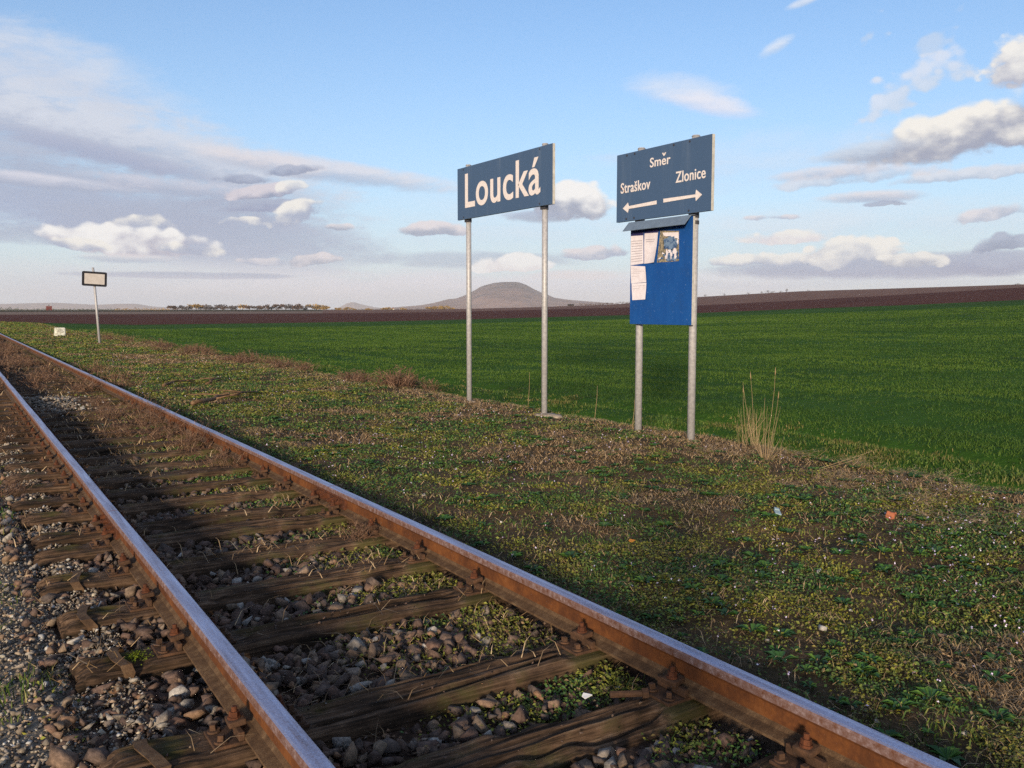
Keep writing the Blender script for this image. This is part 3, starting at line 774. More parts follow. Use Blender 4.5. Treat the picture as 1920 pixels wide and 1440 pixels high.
# grit lying on the sleepers
x, y = scatter(9000, .3, 2.2, 1.6, 16)
keep = on_sleeper(x, y, -.03) & (rng.random(len(x)) < .16); x, y = x[keep], y[keep]; S = rng.uniform(.008, .026, len(x))
joined_rocks('gravel', np.stack([x, y, S*.3+.002], -1), S, M['ballast'], bed, shapes=CHIPS)
n_ = 900; x = rng.normal(1.25, .30, n_); y = rng.normal(15.6, .75, n_); S = rng.uniform(.02, .075, n_)
x = np.clip(x, .95, 2.2)
hp = joined_rocks('rubble_heap', np.stack([x, y, H(x, y)+.06+.06*np.exp(-((x-1.25)/.35)**2-((y-15.6)/.8)**2)*rng.random(n_)*1.5], -1), S, M['gravel'])
tag(hp, 'low heap of pale rubble between the rails in the middle distance', 'rubble')
# stones lying in the verge
pale_me = []
for V, F in ROCKS[:6]:
    me = np_mesh('stone', V, F); me.materials.append(M['pale_stone']); pale_me.append(me)
for (px_, py_, s, ml) in [(3.39, 3.21, .055, 0), (4.0, 3.1, .045, 0), (3.2, 2.45, .06, 0), (2.64, 1.79, .035, 0), (2.8, 1.58, .035, 0), (3.31, 3.85, .065, 1),
                          (4.9, 3.2, .04, 0), (3.7, 2.2, .05, 1), (4.4, 3.0, .045, 1), (4.2, 2.7, .03, 0), (3.05, 4.9, .03, 0), (3.2, 5.6, .035, 0), (2.98, 5.9, .045, 0),
                          (3.1, 3.3, .03, 1), (5.3, 3.9, .035, 0), (5.0, 5.2, .05, 1), (4.1, 5.8, .03, 0), (3.4, 6.8, .04, 0), (5.9, 4.2, .04, 1), (3.6, 2.6, .03, 0), (2.9, 2.5, .03, 0)]:
    o = link('stone', (pale_me[int(rng.integers(0, 6))] if ml == 0 else rock_me[int(rng.integers(0, 18))]), verge)
    o.location = (px_, py_, float(H(px_, py_))+s*.28); o.scale = (s, s, s*.85); o.rotation_euler = tuple(rng.uniform(-.4, .4, 2)) + (rng.uniform(0, 6),)

# ------------------------------------------------------------------ signs
def plain(name, col, rough=.6, metal=0, spec=.3, vary=0, sc=20, col2=None):
    m, nt, bs = new_mat(name); p = wpos(nt)
    if vary:
        n = nt.noise(p, sc, 6, .65)
        nt.put(bs.inputs['Base Color'], nt.mix(nt.step(n, .5-vary, .5+vary), col, col2 or tuple(c*.7 for c in col)))
    else: bs.inputs['Base Color'].default_value = (*col, 1)
    bs.inputs['Roughness'].default_value = rough; bs.inputs['Metallic'].default_value = metal
    bs.inputs['Specular IOR Level'].default_value = spec; M[name] = m; return m, nt, bs
m, nt, bs = new_mat('sign_blue'); p = wpos(nt)
st = nt.noise(nt.mapping(p, (1, 5, .5), (0, 3, 0)), 1.0, 6, .7); sp = nt.noise(p, 12, 6, .7)
c = nt.mix(nt.m('MULTIPLY', nt.step(st, .5, .8), .6), (.046, .086, .165), (.10, .14, .21))
c = nt.mix(nt.m('MULTIPLY', nt.step(sp, .55, .8), .5), c, (.036, .068, .135))
nt.put(bs.inputs['Base Color'], c); bs.inputs['Roughness'].default_value = .55; M['sign_blue'] = m
m, nt, bs = new_mat('board_blue'); p = wpos(nt)
st = nt.noise(nt.mapping(p, (1, 7, 2)), 1.2, 5, .65); sp = nt.noise(p, 26, 5, .7)
c = nt.mix(nt.step(st, .3, .8), (.005, .055, .23), (.008, .072, .27))
c = nt.mix(nt.m('MULTIPLY', nt.step(sp, .60, .74), .8), c, (.09, .18, .36))
c = nt.mix(nt.m('MULTIPLY', nt.step(nt.noise(p, 5, 6, .7), .5, .75), .5), c, (.012, .05, .16))
nt.put(bs.inputs['Base Color'], c); bs.inputs['Roughness'].default_value = .6; M['board_blue'] = m
plain('aluminium', (.46, .45, .41), .5, .0, .4, .2, 15)
plain('galvanised', (.27, .27, .285), .5, .15, .4, .14, 30, (.36, .36, .375))
plain('dark_steel', (.05, .05, .06), .6, .3)
plain('hood_grey', (.13, .18, .25), .5, 0, .4, .2, 18, (.10, .14, .2))
plain('lettering_white', (.66, .62, .62), .6, 0, .3, .25, 40, (.55, .50, .49))
plain('concrete', (.36, .30, .24), .95, 0, .1, .2, 12, (.22, .18, .14))
plain('paper', (.66, .63, .68), .8, 0, .2, .15, 14, (.58, .54, .58))
plain('print_dark', (.02, .02, .09), .8); plain('print_grey', (.22, .21, .25), .8)
plain('poster_blue', (.03, .07, .17), .7, 0, .3, .06, 22, (.13, .20, .31))
plain('old_glue', (.30, .25, .17), .9, 0, .1, .1, 40, (.10, .10, .09))
plain('black_paint', (.010, .010, .014), .5); plain('sign_back', (.42, .40, .39), .6, 0, .3, .2, 6, (.36, .34, .33))
plain('whitewash', (.62, .62, .55), .95, 0, .1, .12, 9, (.36, .37, .30))
XF = 6.86
def add_pole(root, y, z0, z1, x=XF+.088, r=.041, lean=0):
    bm = bmesh.new(); cyl(bm, (x, y, z0), (x, y+lean, z1), r, n=20); cyl(bm, (x, y+lean, z1+.0005), (x, y+lean, z1+.014), r*1.12, r*.9, 20)
    o = link('pole', bm_mesh('pole', bm), root, M['galvanised'])
    o.location = -Vector(root.location)
    for p_ in o.data.polygons: p_.use_smooth = abs(p_.normal.z) < .5
    return o
def rel(o, root): o.location = -Vector(root.location); return o
def board(root, name, y0, y1, z0, z1, x0, x1, face, edge_):
    bm = bmesh.new(); box(bm, x0, x1, y0, y1, z0, z1, .003)
    for f in bm.faces: f.material_index = 0 if f.normal.x < -.9 else 1
    return rel(link(name, bm_mesh(name, bm), root, [face, edge_]), root)
def lettering(text, y_left, y_right, z0, z1, x, parent, mat, thick=.03):
    cu = bpy.data.curves.new('lettering', 'FONT'); cu.body = text; cu.size = 1; cu.extrude = .004; cu.offset = thick; cu.space_character = 1.06
    t = bpy.data.objects.new('lettering', cu); C.objects.link(t)
    me = bpy.data.meshes.new_from_object(t.evaluated_get(bpy.context.evaluated_depsgraph_get()))
    bpy.data.objects.remove(t)
    n = len(me.vertices); co = np.zeros(n*3, np.float32); me.vertices.foreach_get('co', co); co = co.reshape(-1, 3)
    lo, hi = co.min(0), co.max(0)
    fx = (co[:, 0]-lo[0])/(hi[0]-lo[0]); fy = (co[:, 1]-lo[1])/(hi[1]-lo[1]); fz = (co[:, 2]-lo[2])/(hi[2]-lo[2])
    new = np.stack([x-.0035*fz, y_left+(y_right-y_left)*fx, z0+(z1-z0)*fy], -1).astype(np.float32)
    me.vertices.foreach_set('co', new.ravel()); me.update(); me.materials.clear()
    return link('lettering', me, parent, mat)
# station name
s1 = thing('station_sign', 'wide grey-blue station name board reading Loucká on two tall grey poles', 'station sign', (XF, 11.08, -.03))
b1 = board(s1, 'board', 9.725, 12.325, 2.872, 3.668, XF, XF+.04, M['sign_blue'], M['aluminium'])
lettering('Loucká', 12.077, 10.012, 3.034, 3.560, XF-.0015, b1, M['lettering_white'], .013)
for y in (12.13, 10.03): add_pole(s1, y, -.3, 3.705)
def edge_bolts(root, ys, z):
    for y in ys:
        bm = bmesh.new(); cyl(bm, (XF-.008, y, z), (XF+.004, y, z), .011, n=8)
        rel(link('bolt', bm_mesh('bolt', bm), root, M['dark_steel']), root)
def clamps(root, ys, zs):
    for y in ys:
        for z in zs:
            bm = bmesh.new(); cyl(bm, (XF+.088, y, z-.03), (XF+.088, y, z+.03), .049, n=16); box(bm, XF+.041, XF+.075, y-.05, y+.05, z-.028, z+.028, .003)
            rel(link('clamp', bm_mesh('clamp', bm), root, M['dark_steel']), root)
edge_bolts(s1, (12.13, 10.03), 3.635); edge_bolts(s1, (12.13, 10.03), 2.905); clamps(s1, (12.13, 10.03), (2.86, 3.55))
def slab(root, y, x, rx, ry, z, seed):
    r = np.random.default_rng(seed); bm = bmesh.new(); n = 16
    ang = np.linspace(0, 2*PI, n, endpoint=False); rad = r.uniform(.82, 1.12, n)
    rings = [[bm.verts.new((x+math.cos(a)*rx*q*k, y+math.sin(a)*ry*q*k, z+dz+r.uniform(-.006, .006))) for a, q in zip(ang, rad)] for k, dz in ((1.05, -.15), (1.0, 0), (.9, .022), (.4, .03))]
    for a, b in zip(rings, rings[1:]):
        for k in range(n): bm.faces.new((a[k], a[(k+1) % n], b[(k+1) % n], b[k]))
    bm.faces.new(rings[-1])
    bmesh.ops.recalc_face_normals(bm, faces=bm.faces)
    return rel(link('concrete_footing', bm_mesh('concrete_footing', bm, True), root, M['concrete']), root)
slab(s1, 9.93, 6.93, .17, .24, .0, 5); slab(s1, 12.13, 6.95, .10, .12, -.01, 6)
# directions
s2 = thing('direction_sign', 'grey-blue direction board reading Směr Straškov and Zlonice with two white arrows', 'direction sign', (XF, 7.6, -.03))
b2 = board(s2, 'board', 6.817, 8.388, 2.515, 3.312, XF, XF+.04, M['sign_blue'], M['aluminium'])
lettering('Smer', 7.790, 7.452, 3.088, 3.196, XF-.0015, b2, M['lettering_white'], .012)
lettering('Straškov', 8.306, 7.783, 2.848, 2.972, XF-.0015, b2, M['lettering_white'], .012)
lettering('Zlonice', 7.362, 6.905, 2.864, 2.986, XF-.0015, b2, M['lettering_white'], .012)
def flat_shape(name, pts, x, parent, mat, th=.003):
    """outline in (y, z), given thickness th towards the viewer"""
    bm = bmesh.new()
    fr = [bm.verts.new((x-th, y, z)) for y, z in pts]; bk = [bm.verts.new((x, y, z)) for y, z in pts]
    bm.faces.new(fr); bm.faces.new(bk[::-1]); n = len(pts)
    for k in range(n): bm.faces.new((fr[k], bk[k], bk[(k+1) % n], fr[(k+1) % n]))
    bmesh.ops.triangulate(bm, faces=[f for f in bm.faces if len(f.verts) > 4]); bmesh.ops.recalc_face_normals(bm, faces=bm.faces)
    return link(name, bm_mesh(name, bm), parent, mat)
flat_shape('caron', [(7.590, 3.224), (7.572, 3.226), (7.556, 3.208), (7.540, 3.225), (7.523, 3.223), (7.548, 3.190), (7.564, 3.190)], XF-.0015, b2, M['lettering_white'])
flat_shape('arrow', [(8.264, 2.672), (8.172, 2.732), (8.158, 2.690), (7.671, 2.706), (7.671, 2.664), (8.158, 2.658), (8.172, 2.614)], XF-.0015, b2, M['lettering_white'])
flat_shape('arrow', [(6.952, 2.695), (7.042, 2.757), (7.050, 2.708), (7.556, 2.713), (7.556, 2.671), (7.050, 2.678), (7.042, 2.636)], XF-.0015, b2, M['lettering_white'])
plain('rust_stain', (.16, .07, .04), .9)
for pts in ([(8.302, 2.915), (8.292, 2.922), (8.280, 2.912), (8.276, 2.898), (8.288, 2.892)], [(8.250, 2.885), (8.238, 2.892), (8.232, 2.866), (8.245, 2.855)]):
    flat_shape('rust_stain', pts, XF-.0052, b2, M['rust_stain'], .001)
for y in (8.045, 7.150): add_pole(s2, y, -.3, 3.345, r=.043)
edge_bolts(s2, (8.06, 7.15, 8.2, 7.4), 3.285); edge_bolts(s2, (8.06, 7.15, 8.2), 2.545); clamps(s2, (8.045, 7.150), (2.50, 3.2))
# the notice board hung on the same poles
nb = thing('notice_board', 'bright blue notice board with torn papers under a small metal hood', 'notice board', (XF, 7.59, 1.3))
panel = board(nb, 'panel', 7.068, 8.106, 1.298, 2.478, XF-.012, XF+.018, M['board_blue'], M['aluminium'])
XP = XF-.0125
bm = bmesh.new()
prof = [(6.885, 2.497), (6.835, 2.494), (6.738, 2.389)]
top_ = [[bm.verts.new((x, y, z)) for x, z in prof] for y in (8.125, 7.085)]
bot_ = [[bm.verts.new((x+.003, y, z-.005)) for x, z in prof] for y in (8.125, 7.085)]
for q in (top_, bot_):
    for k in range(2): bm.faces.new((q[0][k], q[0][k+1], q[1][k+1], q[1][k]))
for k in range(2):
    bm.faces.new((top_[0][k], top_[0][k+1], bot_[0][k+1], bot_[0][k])); bm.faces.new((top_[1][k], top_[1][k+1], bot_[1][k+1], bot_[1][k]))
for k in (0, 2): bm.faces.new((top_[0][k], top_[1][k], bot_[1][k], bot_[0][k]))
bmesh.ops.recalc_face_normals(bm, faces=bm.faces)
rel(link('rain_hood', bm_mesh('rain_hood', bm), nb, M['hood_grey']), nb)
for y in (8.045, 7.15):
    bm = bmesh.new(); cyl(bm, (XF+.088, y, 2.40), (XF+.088, y, 2.44), .050, n=16); box(bm, XF+.0185, XF+.07, y-.04, y+.04, 2.402, 2.438, .002)
    rel(link('clamp', bm_mesh('clamp', bm), nb, M['dark_steel']), nb)
def paper(label, corners, mat, curl=.0, lines=(), header=None, nu=6, nv=8, lift=.0015):
    """corners (y,z): top left, top right, bottom right, bottom left"""
    tl, tr, br, bl = [np.array(c) for c in corners]; V = []
    def at(u, v):
        p_ = (tl*(1-u)+tr*u)*(1-v)+(bl*(1-u)+br*u)*v
        return (XP-lift-curl*(u**2)*(.3+.7*v)-curl*.35*(math.sin(v*5+u*2)+1)*.5, p_[0], p_[1])
    for i in range(nv+1):
        for j in range(nu+1): V.append(at(j/nu, i/nv))
    F = [(i*(nu+1)+j, (i+1)*(nu+1)+j, (i+1)*(nu+1)+j+1, i*(nu+1)+j+1) for i in range(nv) for j in range(nu)]
    me = np_mesh('paper', V, F, True)
    o = rel(link('paper', me, nb, mat), nb); o['label'] = label
    def strip(u0, u1, v0, v1, nm, mt):
        q = 5; VV = []; FF = []
        for a in range(q+1):
            for vv in (v0, v1):
                p_ = at(u0+(u1-u0)*a/q, vv); VV.append((p_[0]-.0012, p_[1], p_[2]))
        FF = [(2*a, 2*a+1, 2*a+3, 2*a+2) for a in range(q)]
        link(nm, np_mesh(nm, VV, FF), o, mt)
    if header: strip(0.0, 1.0, header[0], header[1], 'printed_header', M['print_dark'])
    for u0, u1, v in lines: strip(u0, u1, v, v+.012, 'printed_line', M['print_grey'])
    return o
L1 = [(.06, .9, v) for v in np.arange(.30, .95, .075)]
paper('faded timetable sheet with dark header, top left', [(8.098, 2.395), (7.878, 2.385), (7.862, 2.003), (8.100, 1.992)], M['paper'], .004, L1, (.0, .15))
paper('blank curling sheet with dark header, second from the left', [(7.845, 2.395), (7.600, 2.385), (7.650, 2.006), (7.858, 2.000)], M['paper'], .028, [(.1, .8, .3), (.15, .75, .36)], (.0, .12))
paper('upper small sheet in the second row', [(8.098, 1.988), (7.835, 1.968), (7.808, 1.786), (8.085, 1.778)], M['paper'], .006, [(.05, .45, .18), (.2, .9, .30), (.05, .6, .42), (.06, .4, .6)])
paper('lower small sheet in the second row', [(8.076, 1.776), (7.810, 1.780), (7.822, 1.587), (8.062, 1.580)], M['paper'], .006, [(.08, .5, .16), (.45, .95, .16), (.08, .5, .32)])
old = paper('scraps of an old torn poster with a blue picture', [(7.590, 2.360), (7.285, 2.335), (7.278, 2.003), (7.640, 2.003)], M['old_glue'], .0, (), None, 6, 8, .0006)
def torn(parent, cy, cz, ry, rz, seed, mat, lift, n=18, jag=.35):
    r = np.random.default_rng(seed); pts = []
    for a in np.linspace(0, 2*PI, n, endpoint=False):
        q = 1+r.uniform(-jag, jag); pts.append((min(max(cy+math.cos(a)*ry*q, 7.281), 7.632), min(max(cz+math.sin(a)*rz*q, 2.006), 2.332)))
    flat_shape('torn_scrap', pts, XP-lift, parent, mat, .0008)
flat_shape('torn_scrap', [(7.55, 2.335), (7.29, 2.322), (7.288, 2.245), (7.33, 2.262), (7.37, 2.25), (7.42, 2.29), (7.49, 2.288), (7.53, 2.30)], XP-.0012, old, M['paper'], .001)
torn(old, 7.42, 2.21, .115, .078, 3, M['poster_blue'], .0032, 24, .18); torn(old, 7.39, 2.07, .10, .065, 4, M['poster_blue'], .0032, 24, .25)
for cy, cz, ry, rz, sd_ in ((7.47, 2.10, .022, .05, 11), (7.43, 2.125, .03, .018, 12), (7.40, 2.08, .016, .04, 13), (7.345, 2.115, .03, .03, 14), (7.33, 2.065, .018, .03, 15), (7.49, 2.06, .012, .03, 16), (7.30, 2.22, .014, .03, 17)):
    torn(old, cy, cz, ry, rz, sd_, M['paper'], .0045, 11, .4)
for k in range(5): torn(old, 7.60-.02*k+rng.uniform(-.01, .01), 2.03+.012*k*rng.uniform(.5, 2), .02, .012, 30+k, M['paper'] if k % 2 else M['poster_blue'], .0045, 9, .5)

# small sign far up the line, leaning
zb = float(H(5.58, 42.3))
s3 = thing('line_sign', 'small blank grey sign with thick black rim on one leaning thin pole by the track', 'sign', (5.58, 42.3, zb))
bm = bmesh.new(); cyl(bm, (0, 0, -.3), (-.165, 0, 3.32), .055, .05, 12)
link('pole', bm_mesh('pole', bm, True), s3, M['galvanised'])
def round_rect(w, h, r, n=5):
    pts = []
    for cx, cz, a0 in ((w/2-r, h/2-r, 0), (-w/2+r, h/2-r, 90), (-w/2+r, -h/2+r, 180), (w/2-r, -h/2+r, 270)):
        for k in range(n+1): a = math.radians(a0+90*k/n); pts.append((cx+r*math.cos(a), cz+r*math.sin(a)))
    return pts
def slab_xz(name, pts, y0, y1, parent, mat):
    bm = bmesh.new(); f = [bm.verts.new((x, y0, z)) for x, z in pts]; b_ = [bm.verts.new((x, y1, z)) for x, z in pts]; n = len(pts)
    bm.faces.new(f); bm.faces.new(b_[::-1])
    for k in range(n): bm.faces.new((f[k], b_[k], b_[(k+1) % n], f[(k+1) % n]))
    bmesh.ops.recalc_face_normals(bm, faces=bm.faces); o = link(name, bm_mesh(name, bm), parent, mat)
    o.location = (-.13, 0, 2.82); o.rotation_euler = (0, math.radians(3), 0); return o
slab_xz('frame', round_rect(.99, .63, .06), -.09, -.056, s3, M['black_paint'])
slab_xz('face', round_rect(.80, .45, .015), -.096, -.088, s3, M['sign_back'])
# whitewashed marker stone
zb = float(H(4.97, 52.5))
mk = thing('marker_stone', 'squat whitewashed marker stone standing in the grass beside the track, left of the small sign', 'marker stone', (4.97, 52.5, zb), .12)
bm = bmesh.new(); box(bm, -.27, .27, -.16, .16, -.2, .50, .05)
for v in bm.verts:
    k = (v.co.z+.2)/.7; v.co.x *= 1.04-.12*k; v.co.y *= 1.05-.2*k
    v.co.x += .03*k; v.co += Vector(rng.uniform(-.008, .008, 3))
body = link('stone_body', bm_mesh('stone_body', bm, True), mk, M['whitewash'])
plain('worn_black', (.16, .16, .15), .9)
for k, (x0, x1, z0, z1) in enumerate(((-.13, .10, .36, .385), (-.15, -.02, .27, .30), (.03, .16, .26, .285))):
    bm = bmesh.new(); box(bm, x0, x1, -.176, -.150, z0, z1); link('worn_mark', bm_mesh('worn_mark', bm), body, M['worn_black'])

# ------------------------------------------------------------------ vegetation
def in_view(P, margin=260):
    d = P-np.array([0, 0, CZ]); z = d@FWD; u = 960+FOC*(d@RGT)/np.maximum(z, .05); v = 720-FOC*(d@UPV)/np.maximum(z, .05)
    return (z > .4) & (u > -margin) & (u < 1920+margin) & (v < 1440+margin)
def blades(P, h, w, lean=.5, single=False):
    n = len(P); th = rng.uniform(0, 2*PI, n); ph = rng.uniform(0, 2*PI, n); l = np.abs(rng.normal(lean, .35, n))
    wv = np.stack([np.cos(th), np.sin(th), np.zeros(n)], -1)*w[:, None]*.5
    ld = np.stack([np.cos(ph), np.sin(ph), np.zeros(n)], -1)
    up = np.array([0, 0, 1.0])
    tip = P + ld*(l*h)[:, None] + up*(h*np.clip(1-.3*l, .15, 1))[:, None]
    if single:
        V = np.stack([P-wv, P+wv, tip], 1).reshape(-1, 3); F = np.arange(n*3).reshape(-1, 3); return V, F
    mid = P + ld*(l*h*.3)[:, None] + up*(h*.6*np.clip(1-.1*l, .3, 1))[:, None]
    V = np.stack([P-wv, P+wv, mid-wv*.75, mid+wv*.75, tip], 1).reshape(-1, 3)
    b = (np.arange(n)*5)[:, None]
    F = np.concatenate([b+np.array([[0, 1, 3]]), b+np.array([[0, 3, 2]]), b+np.array([[2, 3, 4]])], 1).reshape(-1, 3)
    return V, F
def leaves(P, s, tilt=.6, aspect=.5):
    n = len(P); R = euler_mats(n, rng, tilt)
    a = R[:, :, 0]*s[:, None]; b = R[:, :, 1]*(s*aspect)[:, None]; c = R[:, :, 2]*(s*.15)[:, None]
    V = np.stack([P-a*.5, P+b*.5+c, P+a*.5, P-b*.5+c], 1).reshape(-1, 3)
    q = (np.arange(n)*4)[:, None]
    F = np.concatenate([q+np.array([[0, 1, 2]]), q+np.array([[0, 2, 3]])], 1).reshape(-1, 3)
    return V, F
def stuff(name, VF, mat, label=None, cat=None, parent=None):
    o = link(name, np_mesh(name, *VF), parent, M[mat]); o['kind'] = 'stuff'
    if not parent: tag(o, label, cat)
    return o
def logy(n, y0, y1): return y0*np.exp(rng.random(n)*math.log(y1/y0))
def patchy(x, y, s, sc=1.0): return fbm(x*sc, y*sc, s, 3)

# low leafy ground cover of the verge
n = 680000
y = logy(n, 1.0, 106); x = 2.44+rng.random(n)**1.1*5.7
x = np.where(rng.random(n) < .0, x, x)
P = np.stack([x, y, H(x, y)], -1)
k = in_view(P) & (rng.random(n) < np.clip((patchy(x, y, 41, 3.0)-.33)*4.6, .12, 1)) & (rng.random(n) < 1-.6*sst(x, 6.2, 7.2))
P = P[k]; d = np.hypot(P[:, 0], P[:, 1]); s = (.006+.016*rng.random(len(P))**1.8)*(1+np.maximum(d-3, 0)*.10)
P[:, 2] += rng.uniform(0, .022, len(P))*(1+d*.04)
def zones(o, P, per=4):
    for nm, v in (('brown', z_brown(P[:, 0], P[:, 1])), ('yellow', z_yellow(P[:, 0], P[:, 1]))):
        at_ = o.data.attributes.new(nm, 'FLOAT', 'POINT'); at_.data.foreach_set('value', np.repeat(v, per).astype(np.float32))
k = rng.random(len(P)) < 1-.6*z_brown(P[:, 0], P[:, 1]); P, d, s = P[k], d[k], s[k]
gc_ = stuff('ground_cover', leaves(P, s, .55, .6), 'leaf', 'low leafy green and yellowish ground cover on the verge beside the rails', 'ground cover'); zones(gc_, P)
# moss: very small bright leaves in cushions
n = 330000
y = logy(n, 1.0, 40); x = 2.44+rng.random(n)*5.3
P = np.stack([x, y, H(x, y)+rng.uniform(0, .012, n)], -1)
k = in_view(P, 120) & (rng.random(n) < np.clip((patchy(x, y, 143, 3.2)-.54)*9, 0, 1)*(.15+.85*z_yellow(x, y))*(1-.8*z_brown(x, y))); P = P[k]; d = np.hypot(P[:, 0], P[:, 1])
stuff('moss', leaves(P, rng.uniform(.006, .013, len(P))*(1+np.maximum(d-3, 0)*.11), .6, .8), 'moss', 'yellow-green moss cushions spread over the verge', 'moss')
# flat leaf rosettes
n = 900
tx = rng.uniform(2.5, 7.4, n); ty = logy(n, 1.1, 16); per = 13
th = rng.uniform(0, 2*PI, (n, per)); rad = rng.uniform(.02, .06, (n, 1))*rng.uniform(.7, 1.1, (n, per))*(1+.04*np.hypot(tx, ty))[:, None]
k = in_view(np.stack([tx, ty, H(tx, ty)], -1), 120)
tx, ty, th, rad = tx[k], ty[k], th[k], rad[k]; n = len(tx); z0 = H(tx, ty)[:, None]+.012+0*rad
dirs = np.stack([np.cos(th), np.sin(th), 0*th], -1); sd_ = np.stack([-np.sin(th), np.cos(th), 0*th], -1); o3 = np.stack([tx[:, None]+0*rad, ty[:, None]+0*rad, z0], -1)
up3 = np.array([0, 0, 1.0]); r3 = rad[..., None]
Va = np.stack([o3, o3+dirs*r3*.6+sd_*r3*.20+up3*r3*.35, o3+dirs*r3*1.1+up3*r3*.25, o3+dirs*r3*.6-sd_*r3*.20+up3*r3*.35], 2).reshape(-1, 3)
q_ = (np.arange(n*per)*4)[:, None]
stuff('rosettes', (Va, np.concatenate([q_+np.array([[0, 1, 2]]), q_+np.array([[0, 2, 3]])], 1).reshape(-1, 3)), 'rosette', 'flat green leaf rosettes of small weeds in the verge', 'weeds')
# tufts of grass: verge, slope to the field, between the sleepers, left side
def tufts(n, xr, yr, per, h0, h1, dens=None, log=True, spread=.05):
    tx = rng.uniform(*xr, n); ty = logy(n, *yr) if log else rng.uniform(*yr, n)
    if dens is not None:
        k = rng.random(n) < dens(tx, ty); tx, ty = tx[k], ty[k]
    tx = np.repeat(tx, per); ty = np.repeat(ty, per); hh = np.repeat(rng.uniform(h0, h1, len(tx)//per), per)
    d = np.hypot(tx, ty); sp = spread*(1+d*.03)
    x = tx+rng.normal(0, 1, len(tx))*sp; y = ty+rng.normal(0, 1, len(tx))*sp
    P = np.stack([x, y, H(x, y)-.005], -1); k = in_view(P)
    return P[k], (hh*rng.uniform(.5, 1.1, len(hh)))[k], d[k]
A = [tufts(3200, (2.46, 8.3), (1.1, 100), 20, .02, .06, lambda x, y: np.clip((patchy(x, y, 61, 1.3)-.46)*5, .02, 1)*(1-.85*z_brown(x, y))),
     tufts(3400, (7.3, 10.5), (2.5, 80), 30, .025, .07, lambda x, y: np.clip(1.25-(x-8)*.35, .2, 1)*np.clip((patchy(x, y, 181, .8)-.3)*5, .1, 1)*(1-.9*np.exp(-((x-8.75-.12*np.sin(y*.3))/.22)**2))*(1-.9*np.exp(-((x-10.2-.12*np.sin(y*.27+1))/.24)**2)), True, .07),
     tufts(1000, (1.5, 2.3), (1.7, 14), 16, .02, .08, lambda x, y: np.where(on_sleeper(x, y, .03), .0, sst(x, 1.5, 2.2)*sst(y, 1.6, 3.4)*.9+.05), False, .05),
     tufts(500, (-.6, .55), (3.6, 16), 16, .03, .09, lambda x, y: np.where(on_sleeper(x, y), 0, np.clip((patchy(x, y, 71, 2.5)-.42)*5, 0, 1)*(1-sst(x, .3, .5)*.7)), False, .05)]
P = np.concatenate([a[0] for a in A]); h = np.concatenate([a[1] for a in A]); d = np.concatenate([a[2] for a in A])
stuff('grass', blades(P, h*(1+d*.012), .0035+.0006*d*np.ones(len(P)), .55), 'blade', 'short tufted green grass on the verge and among the sleepers', 'grass')
# dry thatch: along the crest by the poles and in patches
n = 190000
y = logy(n, 1.3, 100); x = rng.uniform(2.5, 7.9, n)
pd = .10+.75*z_brown(x, y)*np.clip((patchy(x, y, 83, 2.5)-.25)*4, .2, 1)+.35*np.exp(-((x-6.95-.25*np.sin(y*.9))/.4)**2)*np.clip((patchy(x, y, 87, 1.2)-.35)*5, .1, 1)
P = np.stack([x, y, H(x, y)+.004], -1); k = in_view(P) & (rng.random(n) < pd); P = P[k]; d = np.hypot(P[:, 0], P[:, 1])
VF1 = blades(P, rng.uniform(.02, .055, len(P))*(1+d*.03), .0012+.0006*d, 1.6)
stuff('dry_grass', VF1, 'dry', 'tan dead grass matted along the crest where the sign poles stand', 'dry grass')
# straw litter in the track and on the left shoulder
n = 16000
y = logy(n, 1.6, 30); x = rng.uniform(-.4, 2.35, n)
pd = np.clip((patchy(x, y, 91, 1.5)-.42)*3, 0.02, .8)*np.where(x > 1.2, 1, .45)*sst(y, 1.5, 5)
zz = np.where(on_sleeper(x, y), .006, H(x, y)+.02)
P = np.stack([x, y, zz], -1); k = in_view(P) & (rng.random(n) < pd); P = P[k]; d = np.hypot(P[:, 0], P[:, 1])
stuff('dry_grass', blades(P, rng.uniform(.03, .10, len(P))*(1+d*.02), .002+.0006*d, 1.6), 'dry', 'straw and dead grass scattered between the rails', 'dry grass')
# moss and small weeds between the sleepers by the right rail
n = 110000
y = logy(n, 1.6, 40); x = rng.uniform(1.2, 2.31, n)
pd = np.clip((patchy(x, y, 95, 2.2)-.30)*4, 0, 1)*sst(x, 1.25, 2.1)*np.where(on_sleeper(x, y, .01), .03, 1)*sst(y, 1.5, 2.8)
P = np.stack([x, y, H(x, y)+rng.uniform(.0, .05, n)], -1); k = in_view(P) & (rng.random(n) < pd); P = P[k]; d = np.hypot(P[:, 0], P[:, 1])
gc_ = stuff('ground_cover', leaves(P, rng.uniform(.008, .020, len(P))*(1+d*.07), .7, .55), 'leaf', 'small green weeds and moss along the inner side of the right rail', 'ground cover'); zones(gc_, P)
n = 26000
y = rng.uniform(2.6, 20, n); x = rng.uniform(-1.0, .6, n)
pd = np.clip((patchy(x, y, 97, 2.0)-.45)*4, 0, 1)*sst(y, 2.6, 6)*np.where(on_sleeper(x, y), .05, 1)
P = np.stack([x, y, H(x, y)+rng.uniform(0, .03, n)], -1); k = in_view(P) & (rng.random(n) < pd); P = P[k]; d = np.hypot(P[:, 0], P[:, 1])
gc_ = stuff('ground_cover', leaves(P, rng.uniform(.008, .020, len(P))*(1+d*.06), .7, .55), 'leaf', 'patchy weeds in the gravel left of the left rail', 'ground cover'); zones(gc_, P)
